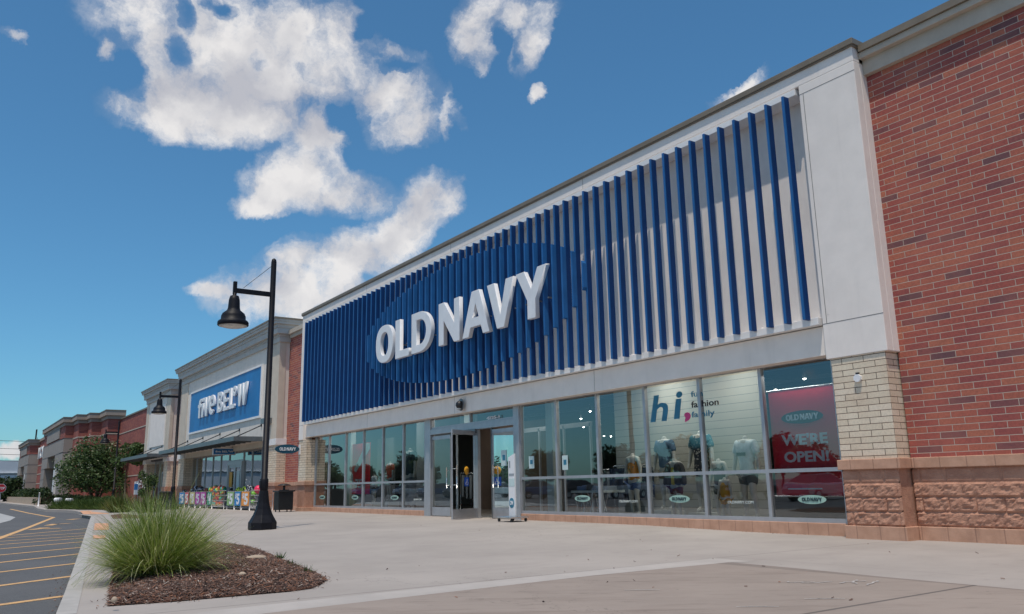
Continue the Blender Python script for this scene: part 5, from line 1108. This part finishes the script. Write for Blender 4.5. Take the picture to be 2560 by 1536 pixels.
# flowering tree at the far end of the walk
TX, TY = -87.5, 12.15; tr = thing('flowering_tree', (TX, TY, 0), 'wide multi-stemmed green tree with pale blossom before the far brick wall', 'tree')
b = MB()
for i in range(5):
    a = i*1.26; b.tube([(TX+.15*math.cos(a), TY+.15*math.sin(a), 0), (TX+.6*math.cos(a), TY+.6*math.sin(a), 1.3), (TX+1.5*math.cos(a+.2), TY+1.5*math.sin(a+.2), 2.9), (TX+2.1*math.cos(a+.3), TY+2.1*math.sin(a+.3), 4.3)], [.12, .09, .06, .02], 7)
b.build('trunk', 'bark', tr)
lb = lobes_for((TX, TY, 3.6), 4.1, 3.3, 26, rg)+[(TX+1.5, TY+3.0, 4.6, 1.3, 1.3, 1.0), (TX-2.5, TY-1.8, 2.8, 1.4, 1.4, 1.2), (TX, TY-2.2, 2.2, 1.8, 1.6, 1.2), (TX+2, TY+1.5, 2.0, 1.7, 1.7, 1.2)]
leaves('crown', 'leaf_green', lb, 11000, .13, tr, rg, .35); leaves('blossom', 'blossom', [(l[0], l[1], l[2]+l[5]*.35, l[3]*1.0, l[4]*1.0, l[5]*.85) for l in lb[:20]], 1600, .065, tr, rg, .9, .8)
tr = thing('tree', (-84, 14.0, 0), 'slim green tree against the brick wall right of the flowering tree', 'tree'); MB().tube([(-84, 14, 0), (-84, 13.9, 3.4)], [.1, .03], 7).build('trunk', 'bark', tr); 
x_, y_ = -79.0, 13.3; tr.location = (x_, y_, 0)
for ch in [q for q in bpy.data.objects if q.parent == tr]: pass
leaves('crown', 'leaf_dark', [(x_-tr.location.x-0+x_*0, 0, 0, .01, .01, .01)], 1, .01, tr, rg) if False else None
ORG[tr.name] = Vector(tr.location); leaves('crown', 'leaf_green', lobes_for((x_, y_, 4.3), 1.6, 1.8, 10, rg), 2200, .12, tr, rg, .3)
SH = [((-84, 10.8), 1.5, .8, 'leaf_dark', 'low dark evergreen shrub at the foot of the flowering tree'), ((-81, 12.0), 1.3, .7, 'leaf_green', 'low rounded green shrub right of the flowering tree'), ((-92, 10.2), 1.8, .9, 'leaf_dark', 'dark clipped shrub in front of the near store tower'), ((-98, 9.3), 2.0, 1.0, 'leaf_dark', 'dark shrub left of the white horizontal pipes')]
for (x, y), r_, h_, mt, lab in SH:
    t = thing('shrub', (x, y, 0), lab, 'shrub'); MB().tube([(x, y, 0), (x, y, h_*.7)], .05, 6).build('stem', 'bark', t); leaves('foliage', mt, lobes_for((x, y, h_*.5), r_, h_*.6, 9, rg, .55), 1500, .10, t, rg, .3)
# mounded grass bank on the far island
MG = MB(); rg2 = random.Random(5); cs = [(-66+i*1.05, 7.6+.22*i+rg2.uniform(-.2, .2)) for i in range(-2, 8)]
gb = thing('grass_mound', (-64, 8, 0), 'long low mound of dense green grass on the far curb island', 'grass mound')
for i, (x, y) in enumerate(cs):
    blades('blades', 'grass_mound', (x, y, 0), 620, .72, 1.0, gb, rg2, w=.02, seg=3, rootr=.7, droop=1.4)
# young shrub with white flowers before the small shop
x, y = -60.3, 11.4; t = thing('shrub', (x, y, 0), 'thin upright shrub with white flowers before the small beige shop door', 'shrub'); b = MB()
for i in range(5): a = i*1.3; b.tube([(x, y, 0), (x+.25*math.cos(a), y+.25*math.sin(a), 2.3)], [.03, .01], 5)
b.build('stem', 'bark', t); leaves('foliage', 'leaf_green', lobes_for((x, y, 1.7), .8, 1.6, 9, rg, 1.2), 900, .08, t, rg, .2); leaves('flowers', 'letter_white', lobes_for((x, y, 1.8), .8, 1.5, 5, rg, 1), 50, .05, t, rg, .6, .9)
# weeds in the bed
for (px, py), lab in (((700, 1392), 'tiny green weed at the far edge of the mulch bed'), ((728, 1412), 'small green weed in the right half of the mulch bed'), ((768, 1428), 'small green weed near the right tip of the mulch bed')):
    x, y = G(px, py, .05); o = blades('weed', 'leaf_green', (x, y, .02), 40, .11, 1.0, None, rg, w=.007, seg=3, rootr=.09, droop=3.0); tag(o, lab, 'weed')
x, y = G(558, 1425, .05); o = MB().tube([(x, y, .03), (x+.01, y, .20), (x-.02, y+.01, .37)], [.006, .005, .003], 6).build('dry_stalk', 'bark'); tag(o, 'single dry brown stalk standing in the mulch right of the big grass clump', 'stalk')
for (px, py, s_), lab in (((640, 1402, .16), 'flat pale stone lying in the mulch bed'), ((605, 1448, .05), 'small white stone in the middle of the mulch bed'), ((285, 1511, .03), 'pale orange stone at the near corner of the mulch bed')):
    x, y = G(px, py, .06); b = MB(); b.lathe((x, y, bedz(x, y)), [(.02, 0), (s_, .012), (s_*.85, .035), (s_*.4, .05), (.0, .052)], 9); o = b.build('stone', 'cement_wall', origin=(x, y, bedz(x, y))); tag(o, lab, 'stone')
    for v in o.data.vertices: v.co.x *= 1+.3*math.sin(v.co.y*20); 
# ---------------------------------------------------------------- far left odds and ends
lw = tag(MB().box(-141, -96.5, 8.05, 8.45, 0, .72).build('low_wall', 'cement_wall'), 'low tan block wall in front of the far store hedge', 'low wall')
t = thing('hedge', (-118, 8.9, 0), 'dark clipped hedge behind the low tan wall', 'hedge'); leaves('foliage', 'leaf_dark', [(-99-i*4.2, 8.95, .95, 2.6, .7, .75) for i in range(10)], 5200, .16, t, rg, .3); b = MB(); b.box(-140, -97, 8.7, 9.3, 0, .8); b.build('woody_core', 'bark', t)
for lab, x, y, h_, r_ in (('dark round tree at the left edge behind the stop sign', -150, 8.2, 4.2, 3.2), ('dark tree at the left edge before the pale warehouse', -165, 6.5, 4.6, 3.4), ('dark tree farthest left, cut by the picture edge', -140, 4.5, 4.4, 3.0)):
    t = thing('tree', (x, y, 0), lab, 'tree'); MB().tube([(x, y, 0), (x, y, h_*.7)], [.2, .08], 7).build('trunk', 'bark', t); leaves('crown', 'leaf_dark', lobes_for((x, y, h_*.5), r_, h_*.55, 12, rg), 2600, .20, t, rg, .3)
t = thing('marker_post', (-84.6, 7.26, 0), 'thin white post at the far kerb left of the grass mound', 'post'); x, y = t.location[0], t.location[1]; MB().tube([(x, y, 0), (x, y, 1.15)], .055, 8).build('post', 'white_plastic', t); MB().lathe((x, y, 1.15), [(.06, 0), (.06, .03), (.0, .06)], 8).build('cap', 'white_plastic', t)
for (x, y, r_), lab in (((-86, 8.9, .20), 'white horizontal pipe lying by the shrubs left of the flowering tree'), ((-81.5, 9.3, .15), 'smaller cream horizontal pipe right of the white one')):
    b = MB(); b.tube([(x-.3, y-.18, .5), (x+.3, y+.18, .5)], r_, 14); b.box(x-.1, x+.1, y-.1, y+.1, 0, .4); tag(b.build('drain_pipe', 'white_plastic'), lab, 'pipe')
t = thing('stop_sign', (-100, 5.06, 0), 'red octagonal stop sign on a pale post cut by the left picture edge', 'stop sign'); y, zc = PX(3, 1221, -100); b = MB(); b.tube([(-100.06, y, 0), (-100.06, y, zc+.4)], .04, 8); b.build('post', 'alu_frame', t)
for r_, d_, mt in ((.46, -100.0, 'letter_white'), (.42, -99.985, 'stop_red')):
    b = MB(); pts = [(y+r_*math.cos(R(22.5+45*i)), zc+r_*math.sin(R(22.5+45*i))) for i in range(8)]; b.v = [(d_, q[0], q[1]) for q in pts]+[(d_-.012, q[0], q[1]) for q in pts]; b.face(list(range(8))); [b.face([i, 8+i, 8+(i+1) % 8, (i+1) % 8]) for i in range(8)]; b.build('sign_face', mt, t)
text_on('lettering', 'STOP', y-.32, y+.32, zc-.13, zc+.13, 'side', -99.98, 'letter_white', t, .02)
t = thing('information_sign', (-77, 13.9, 0), 'small blue and white poster stand against the brick wall beyond the shops', 'poster stand'); b = MB(); b.box(-78.0, -76.2, 13.8, 13.86, .85, 1.95); b.build('board', 'white_plastic', t); b = MB(); b.box(-77.85, -76.35, 13.78, 13.8, 1.25, 1.75); b.build('poster', 'sign_blue', t); b = MB(); b.tube([(-77.8, 13.86, 0), (-77.8, 13.86, .9)], .03, 6); b.tube([(-76.4, 13.86, 0), (-76.4, 13.86, .9)], .03, 6); b.build('legs', 'alu_frame', t)
for x, y, h_, lab in ((-150, 11.45, 11.05, 'tall dark pole rising behind the far store roof'), (-152, 11.95, 9.9, 'thin pale aerial beside the dark pole on the far store')):
    tag(MB().tube([(x, y, 0 if h_ > 10 else 9.0), (x-.0, y+(.15 if h_ > 10 else 0), h_)], .11 if h_ > 10 else .04, 8).build('pole' if h_ > 10 else 'aerial', 'wire' if h_ > 10 else 'alu_frame'), lab, 'pole' if h_ > 10 else 'aerial')
for i, py in enumerate((1102, 1121.5, 1136, 1152)):
    a = PX(0, py, -230); c = PX(52, py+2.0, -230); k = (c[0]-a[0]); b = MB(); b.tube([(-230, a[0]-3*k, a[1]+.3), (-230, a[0], a[1]), (-230, c[0]+.2*k, c[1]), (-230, c[0]+3*k, c[1]+.5)], .05, 5)
    tag(b.build('power_line', 'wire'), ('topmost', 'second', 'third', 'lowest')[i]+' of the overhead wires crossing the sky at the left edge', 'power line', 'overhead wires at the left edge')
# dark railing between the small shop and the street
t = thing('railing', (-56, 12.6, 0), 'black slatted railing behind the second lamp post, left of the bins', 'railing'); x0 = PY(398, 1250, 13.0)[0]; x1 = PY(428, 1250, 13.0)[0]; b = MB()
for i in range(16): xx = x0+(x1-x0)*i/15; b.tube([(xx, 13.0, 0), (xx, 13.0, 1.05)], .03, 5)
b.box(x0, x1, 12.97, 13.03, 1.02, 1.08); b.box(x0, x1, 12.97, 13.03, .15, .2); b.build('bars', 'black_fence', t)
# ---------------------------------------------------------------- across the road: trees mirrored in the glass
rg = random.Random(21); TG = 'trees across the road, seen mirrored in the shop glass'; protos = []
for i in range(52):
    x = -560+i*11+rg.uniform(-3, 3); y = -60-rg.uniform(0, 12)
    if i < 3:
        t = thing('tree', (x, y, -.15), '', 'tree', TG); H_ = 7.5+1.2*i; MB().tube([(x, y, -.15), (x, y, H_*.55), (x+.3, y, H_*.8)], [.3, .2, .05], 8).build('trunk', 'bark', t)
        leaves('crown', ('leaf_green', 'leaf_autumn', 'leaf_dark')[i], lobes_for((x, y, H_*.58), 5.2, H_*.55, 16, rg), 2600, .38, t, rg, .3); protos.append(t)
    else: t = copy_tree(protos[i % 3]); t.location = (x, y, -.15); t.rotation_euler.z = rg.uniform(0, 6); k = rg.uniform(.7, 1.0); t.scale = (k, k, k)
    t['label'] = 'leafy tree across the road, mirrored in the shop glass'

# ---------------------------------------------------------------- fallen leaves and grit on the concrete
rg = random.Random(77); b = MB()
for i in range(46):
    x, y = G(rg.uniform(700, 2540), 1310+200*rg.random()**1.2)
    if y > 13.7 or in_poly(x, y, BED): continue
    chip(b, x, y, gz(x, y)+.011, rg.uniform(.015, .05), rg.uniform(.008, .022), rg)
for i in range(260):
    x = rg.uniform(-36, -9.4); chip(b, x, 14.24-abs(rg.gauss(0, .05)), gz(x, 14.2)+.008, rg.uniform(.01, .03), .008, rg)
stuff(b.build('leaf_litter', 'chip'))
# ---------------------------------------------------------------- parked cars across the lane, mirrored low in the shop glass
def make_car(x, y, paint, label):
    t = thing('parked_car', (x, y, -.15), label, 'car', 'cars parked across the lane, mirrored in the shop glass'); z = -.15; W2 = .88
    P = [(-2.25, .35), (-2.3, .62), (-2.1, .86), (-1.2, .98), (1.55, 1.0), (2.15, .92), (2.28, .6), (2.2, .35)]
    b = MB(); n = len(P); b.v = [(x-W2, y+a, z+c) for a, c in P]+[(x+W2, y+a, z+c) for a, c in P]; b.face(list(range(n))); b.face([2*n-1-i for i in range(n)])
    for i in range(n): j = (i+1) % n; b.face([i, n+i, n+j, j])
    b.build('body', paint, t, bevel=.07)
    P = [(-1.25, .97), (-.55, 1.42), (.95, 1.45), (1.75, .98)]; b = MB(); n = 4; b.v = [(x-(.78 if c < 1.1 else .62), y+a, z+c) for a, c in P]+[(x+(.78 if c < 1.1 else .62), y+a, z+c) for a, c in P]; b.face(list(range(n))); b.face([2*n-1-i for i in range(n)])
    for i in range(n): j = (i+1) % n; b.face([i, n+i, n+j, j])
    b.build('windows', 'black_plastic', t, bevel=.04); b = MB(); b.box(x-.60, x+.60, y-.52, y+.92, z+1.43, z+1.475); b.build('roof', paint, t, bevel=.02)
    for sx in (-1, 1):
        for yy in (-1.4, 1.4): w = MB().tube([(x+sx*.70, y+yy, z+.33), (x+sx*.90, y+yy, z+.33)], .33, 18).build('wheel', 'black_plastic', t); MB().tube([(x+sx*.90, y+yy, z+.33), (x+sx*.915, y+yy, z+.33)], .20, 14).build('rim', 'steel', w)
    for sx in (-1, 1): b = MB(); b.box(x+sx*.48, x+sx*.80, y+2.22, y+2.29, z+.62, z+.76); b.build('headlight', 'white_plastic', t); b = MB(); b.box(x+sx*.5, x+sx*.8, y-2.3, y-2.24, z+.62, z+.78); b.build('tail_light', 'stop_red', t)
    return t
M('car_silver', (.45, .46, .48), .25, .03, 3, metal=.6, obj=True); M('car_blue', (.03, .07, .18), .22, .03, 3, obj=True, coat=.6); M('car_dark', (.03, .03, .035), .22, .03, 3, obj=True, coat=.6)
for i, mt in enumerate(('car_silver', 'car_dark', 'car_blue')):
    c0 = make_car(-30-i*5.5, -13.5, mt, ('silver', 'black', 'dark blue')[i]+' parked car across the lane, mirrored in the shop glass')
    for k in range(1, 4): c = copy_tree(c0); c.location = (-30-i*5.5-k*17.5, -13.5-.3*k, -.15); c['label'] = ('silver', 'black', 'dark blue')[i]+' parked car across the lane, mirrored in the shop glass'
